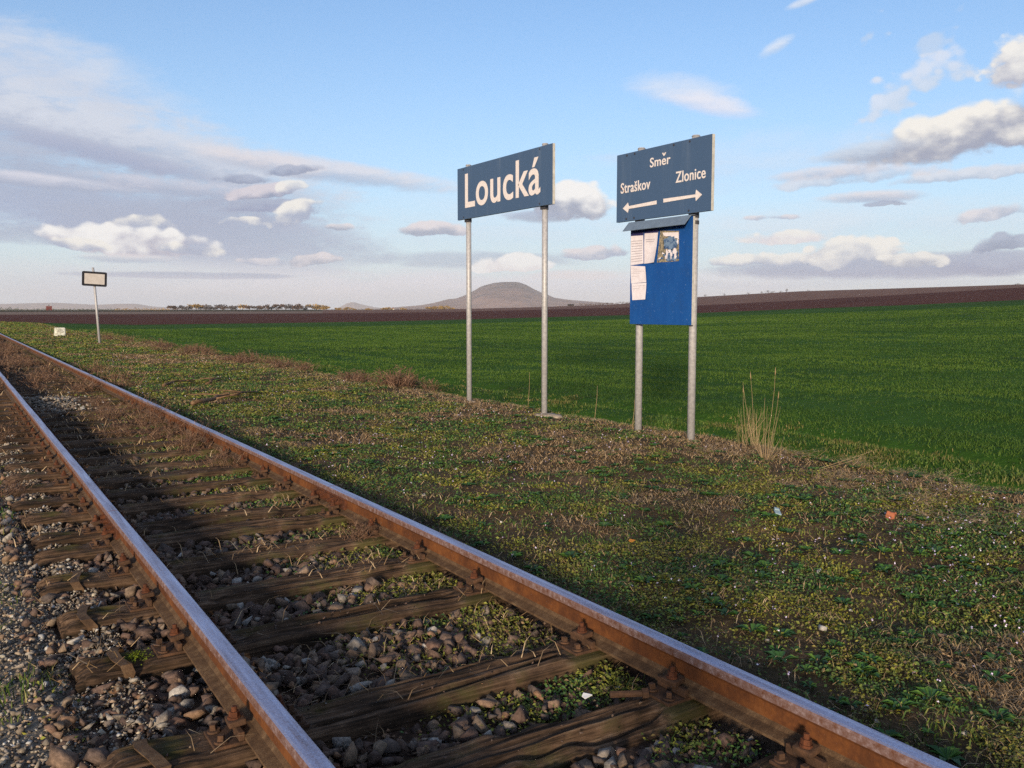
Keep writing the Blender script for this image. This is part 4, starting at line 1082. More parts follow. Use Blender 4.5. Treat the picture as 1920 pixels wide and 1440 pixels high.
# young crop in the field
n = 700000
rr = 8.5*np.exp(rng.random(n)**.85*math.log(85/8.5)); aa = np.radians(rng.uniform(4.6, 69, n))
x, y = np.sin(aa)*rr, np.cos(aa)*rr; z = H(x, y)
P = np.stack([x, y, z], -1)
k = (x > 8.05) & in_view(P, 120) & (rng.random(n) < np.clip((patchy(x, y, 99, .5)-.22)*5, .15, 1)*np.clip((z-zfar(x, y)+.07)*22, .05, 1)*np.where(rr < 40, np.clip(.35+1.5*(vn(x*1.7+.4*np.sin(y*.3), y*.13, 171)-.2), .1, 1), 1)*(.45+.55*sst(x, 9.5, 13))*(1-.9*np.exp(-((x-8.75-.12*np.sin(y*.3))/.24)**2))*(1-.9*np.exp(-((x-10.2-.12*np.sin(y*.27+1))/.26)**2))); P = P[k]; rr = rr[k]
stuff('young_wheat', blades(P, rng.uniform(.025, .06, len(P))*(1+rr*.006), .0025+.0006*rr, .7, True), 'cropblade', 'short bright green young crop covering the field behind the signs', 'crop')
# tiny lilac flowers
n = 5200
y = logy(n, 1.6, 30); x = rng.uniform(2.6, 7.0, n)
P = np.stack([x, y, H(x, y)+rng.uniform(.02, .05, n)], -1); k = in_view(P) & (rng.random(n) < np.clip((patchy(x, y, 103, .8)-.40)*1.6, .02, .4)); P = P[k]; d = np.hypot(P[:, 0], P[:, 1])
V1_, F1_ = leaves(np.repeat(P, 3, 0)+rng.normal(0, .003, (len(P)*3, 3)), np.repeat(.008*(1+d*.05), 3), .5, .8)
stuff('flowers', (V1_, F1_), 'petal', 'tiny pale lilac flowers dotted over the verge', 'flowers')

# dry weeds: every clump a thing
def weed_mesh(seed, n=110, h=.30, spread=.13, wd=.0035):
    r = np.random.default_rng(seed); V = []; F = []
    def rib(a, b, w):
        q = len(V); s = np.cross(b-a, r.normal(size=3)); s = s/np.linalg.norm(s)*w*.5
        V.extend([a-s, a+s, b+s*.7, b-s*.7]); F.append((q, q+1, q+2, q+3))
    for _ in range(n):
        a = np.array([r.normal(0, spread*.6), r.normal(0, spread*.6), -.02]); dr = np.array([r.normal(0, .55), r.normal(0, .55), 1.0]); dr /= np.linalg.norm(dr)
        l = h*r.uniform(.35, 1.05); p0 = a
        for s_ in range(3):
            p1 = p0+dr*l/3; rib(p0, p1, wd*(1.2-.25*s_))
            if s_ > 0:
                for _2 in range(3): rib(p1, p1+(dr*.6+r.normal(0, .6, 3))*l*.16, wd*.8)
            dr = dr+r.normal(0, .25, 3); dr /= np.linalg.norm(dr); p0 = p1
    me = np_mesh('dry_weed', V, F); me.materials.append(M['weed_brown']); return me
def np_get(me):
    V = np.zeros(len(me.vertices)*3, np.float32); me.vertices.foreach_get('co', V)
    F = np.zeros(len(me.loops), np.int32); me.loops.foreach_get('vertex_index', F); return V.reshape(-1, 3), F.reshape(-1, 4)
wm = [weed_mesh(i, 120, .27+.03*i, .12+.015*i) for i in range(5)]
wfar = [weed_mesh(20+i, 90, .34, .2, .009) for i in range(3)]
def weed(i, x_, y_, lb, s_=1.0, far=False):
    o = link('dry_weed', (wfar[i % 3] if far else wm[i % 5])); z_ = .0 if on_sleeper(np.array([x_]), np.array([y_]))[0] else float(H(x_, y_))
    o.location = (x_, y_, z_); o.scale = (s_, s_, s_*random.uniform(.8, 1.0)); o.rotation_euler = (0, 0, random.uniform(0, 6))
    tag(o, lb, 'weed', 'dry weeds along the track')
weed(0, 2.18, 5.25, 'brown bushy dry weed against the right rail just this side of the joint bar', .62)
weed(1, 2.12, 8.4, 'tall reddish brown weed against the inner right rail, first beyond the joint bar', 1.1)
for k, (x_, y_) in enumerate([(2.1, 9.6), (2.0, 10.8), (2.1, 12.2), (1.95, 13.6)]): weed(2+k, x_, y_, f'{ORD[k+1]} brown weed along the inner right rail, counted from the joint bar')
for k, (x_, y_) in enumerate([(1.62, 11.2), (1.72, 13.0), (1.9, 14.8)]): weed(3+k, x_, y_, f'{ORD[k]} rounded dry weed in the middle of the track, counted from the front', .8)
for k, (x_, y_) in enumerate([(2.64, 17.3), (2.7, 19.2), (2.66, 21.5)]): weed(k, x_, y_, f'{ORD[k]} dark weed on the grass side of the right rail, counted from the front', 1.0, True)
for k, (x_, y_) in enumerate([(.12, 6.9), (.35, 8.2), (.05, 9.4), (.4, 11.5), (.2, 13.8)]): weed(k, x_, y_, f'{ORD[k]} dry tan weed left of the left rail, counted from the front', .7)
def weed_mass(name, spots_, meshes, lb, cat, mat_='weed_brown'):
    Vs = []; Fs = []; off = 0
    for x_, y_, sx, sz_ in spots_:
        V, F = np_get(random.choice(meshes)); a = random.uniform(0, 6.28)
        R_ = np.array([[math.cos(a), -math.sin(a), 0], [math.sin(a), math.cos(a), 0], [0, 0, 1]])
        Vs.append((V@R_.T)*np.array([sx, sx, sz_])+np.array([x_, y_, float(H(x_, y_))])); Fs.append(F+off); off += len(V)
    tag(link(name, np_mesh(name, np.concatenate(Vs), np.concatenate(Fs)), None, M[mat_]), lb, cat, None, 'stuff')
weed_mass('dry_weeds', [(random.uniform(.35, 2.2), 17.5*math.exp(random.random()*math.log(50/17.5)), random.uniform(.7, 1.1), random.uniform(.55, 1.0)) for _ in range(60)], wfar, 'brown dry weeds choking the far stretch of track at the left edge', 'weeds')
weed_mass('dry_weeds', [(random.uniform(6.3, 8.1), 15*math.exp(random.random()*math.log(56/15)), random.uniform(.8, 1.4), random.uniform(.5, 1.2)) for _ in range(40)], wfar, 'reddish dry weeds along the border of the green field, left of the signs', 'weeds')
weed_mass('dry_weeds', [(x_, y_, random.uniform(.8, 1.6), .22) for x_, y_ in [(6.2, 4.6), (6.5, 4.9), (6.9, 4.3), (6.1, 3.9), (6.7, 3.9), (5.9, 4.9), (7.3, 4.6), (7.0, 6.0), (6.6, 6.5), (7.3, 5.3), (5.6, 3.4), (6.3, 3.2)]], wm, 'flattened pinkish tan weeds on the verge right of the notice board', 'weeds', 'dry')

# the tall dead grass beside the notice board
def stalk(root, p0, p1, r0, head=None, bend=.03):
    bm = bmesh.new(); p0, p1 = Vector(p0), Vector(p1)
    pts = [p0.lerp(p1, t)+Vector((math.sin(t*2.2)*bend, math.cos(t*3)*bend-bend, 0)) for t in (0, .25, .5, .75, 1)]
    tube(bm, pts, [r0, r0*.9, r0*.75, r0*.6, r0*.4], 5)
    o = link('stalk', bm_mesh('stalk', bm, True), root, M['straw'])
    if head:
        bm = bmesh.new(); d = (pts[-1]-pts[-2]).normalized()
        tube(bm, [pts[-1]-d*head*.9, pts[-1]-d*head*.6, pts[-1]-d*head*.25, pts[-1]+d*.01], [r0*.6, r0*2.2, r0*1.6, r0*.4], 6)
        link('seed_head', bm_mesh('seed_head', bm, True), o, M['straw'])
    return o
g1 = thing('dry_grass_clump', 'clump of tall straw coloured dead grass stalks right of the notice board', 'dead grass', (7.15, 6.40, float(H(7.15, 6.40))))
for k in range(46):
    a = random.uniform(0, 6.28); r_ = random.uniform(.0, .17); tall = k < 6
    hh = [.86, .80, .66, .62, .70, .55][k] if tall else random.uniform(.18, .45)
    stalk(g1, (r_*math.cos(a), r_*math.sin(a), -.03), (r_*math.cos(a)*1.4+random.uniform(-.07, .07), r_*math.sin(a)*1.4+random.uniform(-.1, .1), hh), .0025 if tall else .0018, .09 if k < 4 else None, random.uniform(-.03, .03))
g2 = thing('dry_grass_clump', 'low splayed orange-tan grass tuft in front of the tall dead stalks', 'dead grass', (6.70, 5.86, float(H(6.70, 5.86))))
for k in range(34):
    a = random.uniform(0, 6.28); q = random.uniform(.04, .2)
    stalk(g2, (.02*math.cos(a), .02*math.sin(a), -.02), (q*math.cos(a), q*math.sin(a), random.uniform(.12, .26)), .0018, None, 0)
g3 = thing('dry_grass_clump', 'sprawl of pale stalks lying slanted over the verge edge, right of the tall grass', 'dead grass', (6.75, 5.15, float(H(6.75, 5.15))))
for p0, p1 in (((-.15, .15, .0), (.45, -.2, .22)), ((-.12, .12, .0), (.36, -.05, .15)), ((.2, -.1, .08), (.55, -.2, .17)), ((-.1, .5, 0), (.02, .45, .28)), ((.05, .35, 0), (.12, .2, .24)), ((.1, .1, 0), (.3, .16, .12)), ((.0, .0, 0), (-.1, -.2, .1))): stalk(g3, p0, p1, .0022, None, random.uniform(-.08, .08))
for x_, y_, hh, lb in ((7.25, 10.9, .55, 'single thin dead stalk standing between the two Loucká poles'), (7.3, 9.35, .48, 'thin bent dead stalk just right of the nearer Loucká pole'), (7.2, 8.45, .35, 'short brown dead stalk left of the notice board poles'), (7.55, 6.9, .42, 'sparse straggly dead stems just left of the tall grass clump')):
    g = thing('dead_stalk', lb, 'dead stalk', (x_, y_, float(H(x_, y_))), 0, 'single dead stalks near the signs')
    for q in range(1 if 'single' in lb or 'thin' in lb else 3): stalk(g, (q*.03, q*.05, -.02), (random.uniform(-.06, .06)+q*.06, random.uniform(-.06, .06)-q*.05, hh*(1-.15*q)), .0035, None, .02)
# fallen branches on the verge
plain('dead_wood', (.20, .125, .075), .9, 0, .1, .15, 14, (.10, .06, .035))
def branch(lb, a, b, r, tw, seed):
    rr_ = np.random.default_rng(seed); A_, B_ = np.array(a), np.array(b); L_ = np.linalg.norm(B_-A_)
    g = thing('fallen_branch', lb, 'branch', (a[0], a[1], float(H(*a))), 0, 'fallen branches on the verge')
    pts = []
    for t in np.linspace(0, 1, 9):
        p_ = A_+(B_-A_)*t+rr_.normal(0, .035, 2)*L_*.5; pts.append((p_[0]-a[0], p_[1]-a[1], float(H(*p_))-g.location.z+r+.03+.05*math.sin(t*3)))
    bm = bmesh.new(); tube(bm, pts, [r*(1-.75*t) for t in np.linspace(0, 1, 9)], 7); link('limb', bm_mesh('limb', bm, True), g, M['dead_wood'])
    for _ in range(tw):
        k = int(rr_.integers(2, 8)); p0 = Vector(pts[k]); d = Vector((rr_.normal(), rr_.normal(), abs(rr_.normal())*.12)).normalized(); l = L_*rr_.uniform(.12, .35)
        bm = bmesh.new(); tube(bm, [p0, p0+d*l*.5+Vector((0, 0, .01)), p0+d*l+Vector((rr_.normal()*.08, rr_.normal()*.08, -.01))], [r*.45, r*.3, r*.12], 5); link('twig', bm_mesh('twig', bm, True), g, M['dead_wood'])
branch('long fallen branch lying on the verge grass, its end at the right rail', (2.90, 13.1), (4.40, 15.0), .035, 6, 2)
branch('shorter fallen branch behind the long one on the verge', (3.13, 16.6), (4.1, 17.8), .03, 4, 3)
branch('thin twiggy fallen branch farthest up the verge', (4.2, 17.6), (4.9, 18.9), .022, 4, 4)
# litter and single bits in the verge
m, nt, bs = plain('brick_orange', (.32, .11, .06), .9, 0, .1, .15, 20, (.24, .09, .05))
bm = bmesh.new(); box(bm, -.038, .038, -.028, .028, 0, .045, .008)
for v in bm.verts: v.co += Vector(rng.uniform(-.008, .008, 3))
o = link('brick_piece', bm_mesh('brick_piece', bm), None, M['brick_orange']); o.location = (5.42, 3.63, float(H(5.42, 3.63))); o.rotation_euler = (.1, .2, .5)
tag(o, 'broken piece of orange brick lying in the weeds at the right', 'brick')
plain('blue_plastic', (.22, .30, .34), .4)
bm = bmesh.new(); box(bm, -.036, .036, -.022, .022, 0, .010, .003); box(bm, .014, .044, -.014, .022, .011, .022, .003)
o = link('litter', bm_mesh('litter', bm), None, M['blue_plastic']); o.location = (4.87, 4.14, float(H(4.87, 4.14))+.025); o.rotation_euler = (.25, -.2, .9)
tag(o, 'crumpled pale blue-grey scrap of litter in the grass below the notice board', 'litter')
plain('orange_leaf', (.50, .20, .03), .7); plain('white_scrap', (.62, .62, .62), .5)
for px_, py_, lb, mt in ((3.40, 3.98, 'small orange scrap in the grass near the rail, below the dark patch', 'orange_leaf'), (2.02, 2.62, 'tiny white scrap between the sleepers at the right rail', 'white_scrap')):
    z_ = float(H(px_, py_))+.05
    bm = bmesh.new(); vs = [bm.verts.new(v) for v in ((-.018, -.012, 0), (.018, -.010, .006), (.020, .012, .002), (-.004, .018, .009), (-.019, .008, .003))]
    f = bm.faces.new(vs); r_ = bmesh.ops.extrude_face_region(bm, geom=[f])
    for v in r_['geom']:
        if isinstance(v, bmesh.types.BMVert): v.co.z += .003
    bmesh.ops.recalc_face_normals(bm, faces=bm.faces)
    o = link('litter', bm_mesh('litter', bm), None, M[mt]); o.location = (px_, py_, z_); tag(o, lb, 'litter')
# moss, clover and a grass hummock around the sleepers
ms_n = 260
P = np.stack([rng.normal(0, .028, 260), rng.normal(0, .030, 260), rng.uniform(0, .008, 260)], -1)
plain('moss_yellow', (.12, .15, .012), .9, 0, .1, .2, 60, (.06, .09, .01))
ms = link('moss_patch', np_mesh('moss_patch', *leaves(P, rng.uniform(.006, .011, 260), .5, .8)), sleepers[5], M['moss_yellow']); ms.location = (.60-XM, -.02, .008)
ms['label'] = 'bright yellow-green moss patch'; ms['kind'] = 'stuff'
# iron lump lying on the sleeper against the right rail
bm = bmesh.new(); cyl(bm, (-.06, .035, .018), (.05, -.03, .020), .013, .012, 8); cyl(bm, (.045, -.027, .020), (.065, -.039, .021), .021, .020, 6)
o = link('loose_bolt', bm_mesh('loose_bolt', bm), None, M['plate_rust']); o.location = (2.10, 2.47, .006); tag(o, 'loose rusty bolt lying on the sleeper end against the right rail', 'bolt')

# ------------------------------------------------------------------ the photographer, standing behind the camera: the shadow over the rail is theirs
plain('jacket', (.03, .035, .05), .9); plain('trousers', (.04, .045, .06), .9); plain('skin', (.42, .25, .18), .6); plain('hair', (.05, .03, .02), .8); plain('phone_black', (.01, .01, .012), .3); plain('shoe', (.03, .025, .02), .8)
per = thing('person', 'standing person in dark jacket holding up a phone, whose shadow crosses the right rail', 'person', (-.42*math.sin(YAW), -.42*math.cos(YAW), float(H(-.2, -.35))), -YAW)
def skinned(name, J, E_, mat, parent, lvl=2, root=0):
    me = bpy.data.meshes.new(name); me.from_pydata([j[:3] for j in J], E_, [])
    o = bpy.data.objects.new(name, me); C.objects.link(o)
    o.modifiers.new('skin', 'SKIN'); me.skin_vertices  # radii per joint
    for k, j in enumerate(J): me.skin_vertices[0].data[k].radius = (j[3], j[4] if len(j) > 4 else j[3])
    me.skin_vertices[0].data[root].use_root = True
    sb = o.modifiers.new('sub', 'SUBSURF'); sb.levels = sb.render_levels = lvl
    dg = bpy.context.evaluated_depsgraph_get(); m2 = bpy.data.meshes.new_from_object(o.evaluated_get(dg))
    bpy.data.objects.remove(o); m2.polygons.foreach_set('use_smooth', np.ones(len(m2.polygons), bool)); m2.materials.clear()
    return link(name, m2, parent, mat)
# local axes: x to the right, y forward, z up; the phone is at (0, .40, CZ-ground)
gz = per.location.z; PZ = CZ-gz
HJ = [(0, 0, .93, .16, .12), (0, .0, 1.10, .15, .11), (0, 0, 1.28, .17, .12), (0, 0, 1.42, .15, .10), (0, .01, 1.50, .06, .06), (0, .02, 1.56, .058), (0, .035, 1.63, .080, .095), (0, .03, 1.70, .072, .088)]
HE = [(0, 1), (1, 2), (2, 3), (3, 4), (4, 5), (5, 6), (6, 7)]
for sx in (-1, 1):
    b0 = len(HJ); HJ += [(sx*.185, 0, 1.41, .062), (sx*.27, .05, 1.16, .048), (sx*.17, .24, 1.33, .036), (sx*.085, .345, PZ-.075, .025, .028), (sx*.082, .362, PZ-.03, .014, .034)]
    HE += [(3, b0), (b0, b0+1), (b0+1, b0+2), (b0+2, b0+3), (b0+3, b0+4)]
    b0 = len(HJ); HJ += [(sx*.095, 0, .86, .088), (sx*.11, .01, .50, .058), (sx*.12, -.02, .10, .040), (sx*.125, .02, .05, .042, .036), (sx*.14, .16, .035, .040, .028)]
    HE += [(0, b0), (b0, b0+1), (b0+1, b0+2), (b0+2, b0+3), (b0+3, b0+4)]
body_ = skinned('body', HJ, HE, [M['skin']], per)
co = body_.data
for q in ('jacket', 'trousers', 'hair', 'shoe'): co.materials.append(M[q])
for f in co.polygons:
    z_, x_, y_ = f.center.z, abs(f.center.x), f.center.y
    f.material_index = 4 if z_ < .085 else 2 if z_ < .90 else 0 if (y_ > .33 and x_ < .14) or (z_ > 1.50 and (y_ > .06 or z_ < 1.60)) else 3 if z_ > 1.58 else 1
for sx in (-1, 1):
    for k, (ln, dz) in enumerate(((.050, .028), (.055, .009), (.052, -.010), (.042, -.028))):
        b_ = Vector((sx*.086, .366, PZ-.015+dz)); skinned('finger', [(b_.x, b_.y, b_.z, .009), (sx*.088, .366+ln*.35, b_.z+.003, .0088), (sx*.079, .366+ln*.45, b_.z+.003, .008), (sx*.062, .366+ln*.42, b_.z+.002, .007)], [(0, 1), (1, 2), (2, 3)], M['skin'], per, 1)
    skinned('thumb', [(sx*.080, .350, PZ-.055, .012), (sx*.074, .352, PZ-.030, .011), (sx*.058, .356, PZ-.012, .009)], [(0, 1), (1, 2)], M['skin'], per, 1)
for sx in (-1, 1):
    bm = bmesh.new(); bmesh.ops.create_icosphere(bm, subdivisions=2, radius=.012, matrix=Matrix.Translation((sx*.032, .118, 1.625))); link('eye', bm_mesh('eye', bm, True), per, M['phone_black'])
    bm = bmesh.new(); bmesh.ops.create_icosphere(bm, subdivisions=2, radius=.03, matrix=Matrix.Translation((sx*.082, .03, 1.625)) @ Matrix.Diagonal((.35, .7, 1.1, 1))); link('ear', bm_mesh('ear', bm, True), per, M['skin'])
bm = bmesh.new(); bmesh.ops.create_icosphere(bm, subdivisions=2, radius=.016, matrix=Matrix.Translation((0, .132, 1.60)) @ Matrix.Diagonal((.7, 1, 1.4, 1))); link('nose', bm_mesh('nose', bm, True), per, M['skin'])
bm = bmesh.new(); box(bm, -.024, .024, .121, .127, 1.565, 1.574, .002); link('mouth', bm_mesh('mouth', bm), per, M['trousers'])
ph_ = thing('phone', 'black phone held up level in both hands by the standing person', 'phone', (0, 0, 0)); ph_.location = (-.035*math.sin(YAW), -.035*math.cos(YAW), CZ); ph_.rotation_euler = (0, 0, -YAW)
bm = bmesh.new(); box(bm, -.072, .072, -.004, .004, -.037, .037, .003); link('case', bm_mesh('case', bm), ph_, M['phone_black'])
bm = bmesh.new(); box(bm, -.062, .062, -.0052, -.0042, -.033, .033); link('screen', bm_mesh('screen', bm), ph_, M['hood_grey'])

# ------------------------------------------------------------------ far away
def far_mat(name, stops, patch=None):
    leaf_mat(name, stops, patch, .02, .9)
far_mat('autumn_brown', [(0, (.04, .026, .02)), (.5, (.09, .058, .045)), (1, (.15, .10, .075))])
far_mat('autumn_grey', [(0, (.04, .034, .036)), (.5, (.075, .065, .066)), (1, (.12, .105, .10))])
far_mat('autumn_gold', [(0, (.12, .07, .02)), (.5, (.24, .15, .045)), (1, (.36, .25, .09))])
far_mat('autumn_green', [(0, (.02, .03, .014)), (.5, (.045, .055, .026)), (1, (.09, .09, .04))])
plain('bark', (.06, .045, .038), .95)
def place(px, D):
    a = bearing(px, 580)[0]; x_, y_ = math.sin(a)*D, math.cos(a)*D
    return x_, y_, float(zfar(np.array(x_), np.array(y_)))
def far_tree(px, D, wpx, hpx, matn, label, group, seed, bare=False):
    r = np.random.default_rng(seed); x_, y_, z_ = place(px, D); k = D/FOC; w_, h_ = wpx*k, hpx*k
    g = thing('tree', label, 'tree', (x_, y_, z_-.3), r.uniform(0, 6), group)
    bm = bmesh.new()
    tube(bm, [(0, 0, -.5), (r.normal()*.1, 0, h_*.3), (r.normal()*.2, r.normal()*.2, h_*.75)], [h_*.035, h_*.026, h_*.008], 6)
    for _ in range(5):
        a = r.uniform(0, 6.28); z0 = h_*r.uniform(.22, .5)
        tube(bm, [(0, 0, z0), (math.cos(a)*w_*.2, math.sin(a)*w_*.2, z0+h_*.18), (math.cos(a)*w_*.36, math.sin(a)*w_*.36, z0+h_*.32)], [h_*.016, h_*.010, h_*.004], 5)
    link('trunk', bm_mesh('trunk', bm), g, M['bark'])
    n = 130 if bare else 300; lobes = np.stack([r.normal(0, .24, 7)*w_, r.normal(0, .24, 7)*w_, r.uniform(.35, .78, 7)*h_], -1)
    q = r.normal(size=(n, 3)); q /= np.linalg.norm(q, axis=1)[:, None]
    P = lobes[r.integers(0, 7, n)]+q*(r.random(n)**.4)[:, None]*np.array([w_*.26, w_*.26, h_*.22])
    P[:, 2] = np.clip(P[:, 2], h_*.06, h_*1.02)
    link('crown', np_mesh('crown', *leaves(P, r.uniform(.05, .12, n)*max(w_, h_)*(.8 if bare else 1.2), 1.2, .8)), g, M[matn])
    return g
row = [(324, 22, 9, 'b'), (341, 18, 10, 'g'), (354, 16, 9, 'g'), (368, 26, 13, 'o'), (382, 20, 12, 'b'), (394, 18, 11, 'g'), (407, 18, 12, 'g'), (418, 14, 9, 'b'), (427, 16, 12, 'g'),
       (441, 18, 10, 'g'), (455, 22, 13, 'o'), (468, 18, 10, 'b'), (482, 18, 11, 'g'), (495, 20, 12, 'b'), (508, 20, 11, 'g'), (522, 20, 12, 'b'), (536, 20, 13, 'g'), (548, 18, 12, 'b'), (560, 22, 13, 'b'), (573, 18, 10, 'g'), (586, 22, 13, 'o'), (598, 20, 12, 'o'), (611, 20, 10, 'o')]
mm = {'b': ('autumn_brown', 'brown'), 'g': ('autumn_grey', 'grey'), 'o': ('autumn_gold', 'golden')}
for i, (px, w_, h_, c_) in enumerate(row):
    mn, cn = mm[c_]
    far_tree(px, 1150+random.uniform(-60, 60), w_, h_, mn, f'{cn} tree, {ORD[i]} from the left in the distant autumn tree row', 'distant tree row left of the Loucká sign', 300+i)
for i, (px, w_, h_) in enumerate([(636, 16, 6), (650, 14, 7), (662, 12, 6), (690, 16, 5), (722, 18, 7), (755, 16, 6), (806, 18, 8), (818, 18, 10), (832, 20, 10), (845, 14, 8)]):
    far_tree(px, 1400+random.uniform(-80, 80), w_, h_, 'autumn_gold', (f'low yellow tree at the foot of the hill, {ORD[i-6]} from the left' if px > 780 else f'small yellowish far tree right of the distant row, {ORD[i]} from the left'), 'small yellow far trees', 340+i)
for i, (px, w_, h_) in enumerate([(1090, 8, 6), (1098, 9, 5), (1106, 9, 6), (1116, 8, 5), (1124, 10, 6), (1131, 9, 5), (1139, 10, 7), (1148, 9, 5), (1157, 8, 5), (1166, 10, 6), (1174, 9, 5), (1181, 9, 6)]):
    far_tree(px, 680+random.uniform(0, 12), w_, h_+1, 'autumn_brown', f'small bare tree on the skyline between the two signs, {ORD[i]} from the left', 'bare trees between the signs', 360+i, True)
for i, (px, w_, h_) in enumerate([(1321, 6, 6), (1358, 7, 6), (1403, 7, 5), (1428, 7, 5), (1440, 10, 6), (1448, 9, 5), (1462, 6, 5), (1474, 7, 8), (1515, 6, 4), (1905, 10, 4)]):
    far_tree(px, 640+random.uniform(0, 6), w_, h_+1, 'autumn_grey', f'tiny bare tree on the ploughed ridge right of the notice board, {ORD[i]} from the left' if px < 1800 else 'tiny bush on the ridge skyline at the right edge', 'bare trees on the right ridge', 380+i, True)
# a hut with a red roof far left, a farm in the middle
plain('red_paint', (.12, .03, .03), .8, 0, .2, .15, 2); plain('roof_red', (.13, .04, .035), .9); plain('dark_wood', (.035, .028, .026), .9)
def house(name, label, px, D, w_, h_, wall, roof, dpt=None, chimney=True):
    x_, y_, z_ = place(px, D); g = thing(name, label, 'building', (x_, y_, z_-.2), -bearing(px, 580)[0]); d = (dpt or w_*.7)
    bm = bmesh.new(); box(bm, -w_/2, w_/2, -d/2, d/2, -.5, h_*.62); link('wall', bm_mesh('wall', bm), g, wall)
    bm = bmesh.new(); v = [bm.verts.new(c) for c in ((-w_*.55, -d*.58, h_*.6), (w_*.55, -d*.58, h_*.6), (w_*.55, d*.58, h_*.6), (-w_*.55, d*.58, h_*.6), (-w_*.5, 0, h_), (w_*.5, 0, h_))]
    for f in ((0, 1, 5, 4), (2, 3, 4, 5), (0, 4, 3), (1, 2, 5), (0, 3, 2, 1)): bm.faces.new([v[k] for k in f])
    rf = link('roof', bm_mesh('roof', bm), g, roof)
    if chimney:
        bm = bmesh.new(); box(bm, -w_*.06, w_*.06, -w_*.06, w_*.06, h_*.75, h_*1.3); link('chimney', bm_mesh('chimney', bm), rf, M['dark_wood'])
    bm = bmesh.new(); box(bm, -w_*.1, w_*.1, -d/2-.05, -d/2-.01, 0, h_*.4); link('door', bm_mesh('door', bm), g, M['dark_wood'])
house('hut', 'tiny red hut on the horizon at the far left, beyond the dark field', 92, 700, 3.6, 3.2, M['red_paint'], M['roof_red'])
house('farm_building', 'low dark farm building on the skyline right of the hill, behind the nearer Loucká pole', 1070, 690, 4.8, 2.0, M['dark_wood'], M['dark_wood'], None, False)
house('house', 'tiny white house on the plain left of the hill', 737, 1900, 5, 6, M['whitewash'], M['roof_red'])
# woods that read as one mass, far left and along the foot of the hill
def woods(name, label, x0, x1, D, hpx, matn, n, seed):
    r = np.random.default_rng(seed); px = r.uniform(x0, x1, n); P = []
    for q in px:
        x_, y_, z_ = place(q, D*r.uniform(.98, 1.03)); P.append((x_, y_, z_+r.random()**1.3*hpx*D/FOC*(.6+.4*math.sin(q*.6)*math.sin(q*.23))))
    o = link(name, np_mesh(name, *leaves(np.array(P), r.uniform(.8, 2.2, n)*D/FOC, 1.2, .8)), None, M[matn]); tag(o, label, 'woods', None, 'stuff')
woods('woods', 'dark far-off wood on the horizon at the left edge', -60, 36, 2200, 6, 'autumn_green', 500, 1)
woods('woods', 'thin far line of dark woods on the left horizon', 30, 225, 2600, 3.2, 'autumn_green', 600, 2)
woods('woods', 'pale yellow line of far trees left of the distant tree row', 215, 318, 2300, 4.5, 'autumn_gold', 420, 3)
woods('woods', 'faint dark woods at the foot of the far hill', 620, 880, 3800, 2.6, 'autumn_grey', 700, 4)
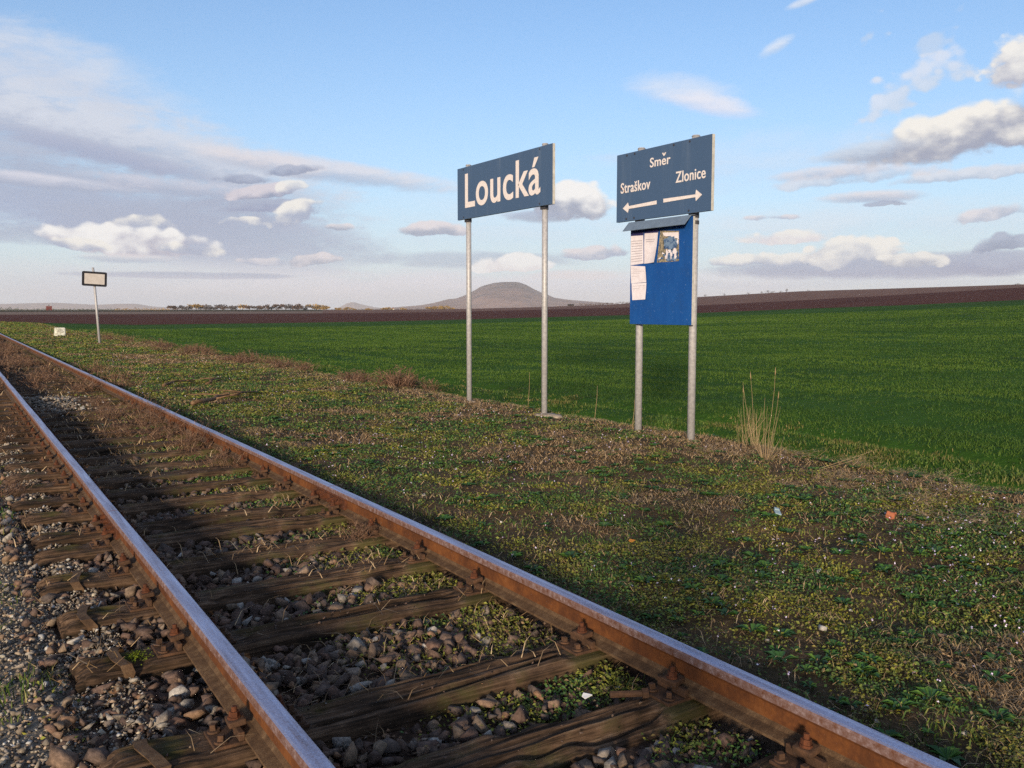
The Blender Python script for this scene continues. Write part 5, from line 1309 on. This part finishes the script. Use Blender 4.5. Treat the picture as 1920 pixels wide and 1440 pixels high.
# hills
m, nt, bs = new_mat('hill_wood'); p = wpos(nt); nz = nt.noise(nt.mapping(p, (1, 1, 2)), .004, 8, .65)
sz = nt.node('ShaderNodeSeparateXYZ'); nt.l.new(p, sz.inputs[0])
f = nt.m('ADD', nz, nt.m('MULTIPLY', nt.m('SUBTRACT', sz.outputs[2], 130), .0013))
nt.put(bs.inputs['Base Color'], nt.ramp(f, [(.3, (.27, .16, .125)), (.5, (.165, .10, .09)), (.66, (.075, .052, .06))]))
bs.inputs['Specular IOR Level'].default_value = 0; bump(nt, bs, nz, .6, 30); M['hill_wood'] = m
def hill(name, sil, D, depth, label=None, seed=1):
    xs_ = np.linspace(sil[0][0], sil[-1][0], 150); ys_ = np.interp(xs_, [q[0] for q in sil], [q[1] for q in sil])
    ys_ = np.convolve(np.pad(ys_, 1, 'edge'), np.ones(3)/3, 'valid')
    V = []; nw = 26
    for px, v in zip(xs_, ys_):
        a = bearing(px, 580)[0]; h = max(D*math.tan(bearing(px, v)[1])+CZ, 0)
        for w_ in np.linspace(-1, 1, nw):
            r_ = D+depth*w_; fall = max(0, 1-abs(w_)**1.6)
            hh = h*fall*(1 if abs(w_) < .02 else (1-.10*float(fbm(np.array(px*.05), np.array(w_*4), seed, 3))*abs(w_)*2))
            V.append((math.sin(a)*r_, math.cos(a)*r_, hh-3))
    i = np.arange(150*nw).reshape(150, nw); F = np.stack([i[:-1, :-1], i[1:, :-1], i[1:, 1:], i[:-1, 1:]], -1).reshape(-1, 4)
    return tag(link(name, np_mesh(name, V, F, True), None, M['hill_wood']), kind='structure')
hill('mountain', [(690, 580), (730, 576.5), (790, 571.5), (815, 567), (842, 560), (855, 559.5), (872, 553), (886, 546), (903, 536), (925, 530), (942, 528), (972, 528), (986, 533), (1000, 541), (1015, 548), (1032, 554), (1036, 557), (1062, 561), (1088, 563.5), (1150, 568), (1210, 573), (1270, 580)], 9000, 2300)
hill('hill', [(625, 580), (640, 574), (650, 568.5), (658, 566.5), (664, 566), (672, 568.5), (690, 573), (706, 576), (730, 580)], 16500, 900, seed=5)
hill('hill', [(-150, 574), (-60, 570), (0, 569.5), (60, 568), (105, 567), (140, 569), (180, 571), (230, 569), (255, 569), (285, 574), (330, 577), (420, 580)], 15500, 1200, seed=9)

# ------------------------------------------------------------------ air
bm = bmesh.new(); box(bm, -18500, 18500, -18500, 18500, -3.6, 330)
hz_o = link('haze', bm_mesh('haze', bm)); hz_o['kind'] = 'stuff'
m = bpy.data.materials.new('haze_air'); m.use_nodes = True; nt = m.node_tree
for q in list(nt.nodes): nt.nodes.remove(q)
oo = nt.nodes.new('ShaderNodeOutputMaterial'); pv = nt.nodes.new('ShaderNodeVolumePrincipled')
pv.inputs['Density'].default_value = HAZE if 'HAZE' in globals() else 6.5e-5
pv.inputs['Color'].default_value = (.93, .95, 1.0, 1); pv.inputs['Anisotropy'].default_value = 0.0
nt.links.new(pv.outputs[0], oo.inputs['Volume']); hz_o.data.materials.append(m)
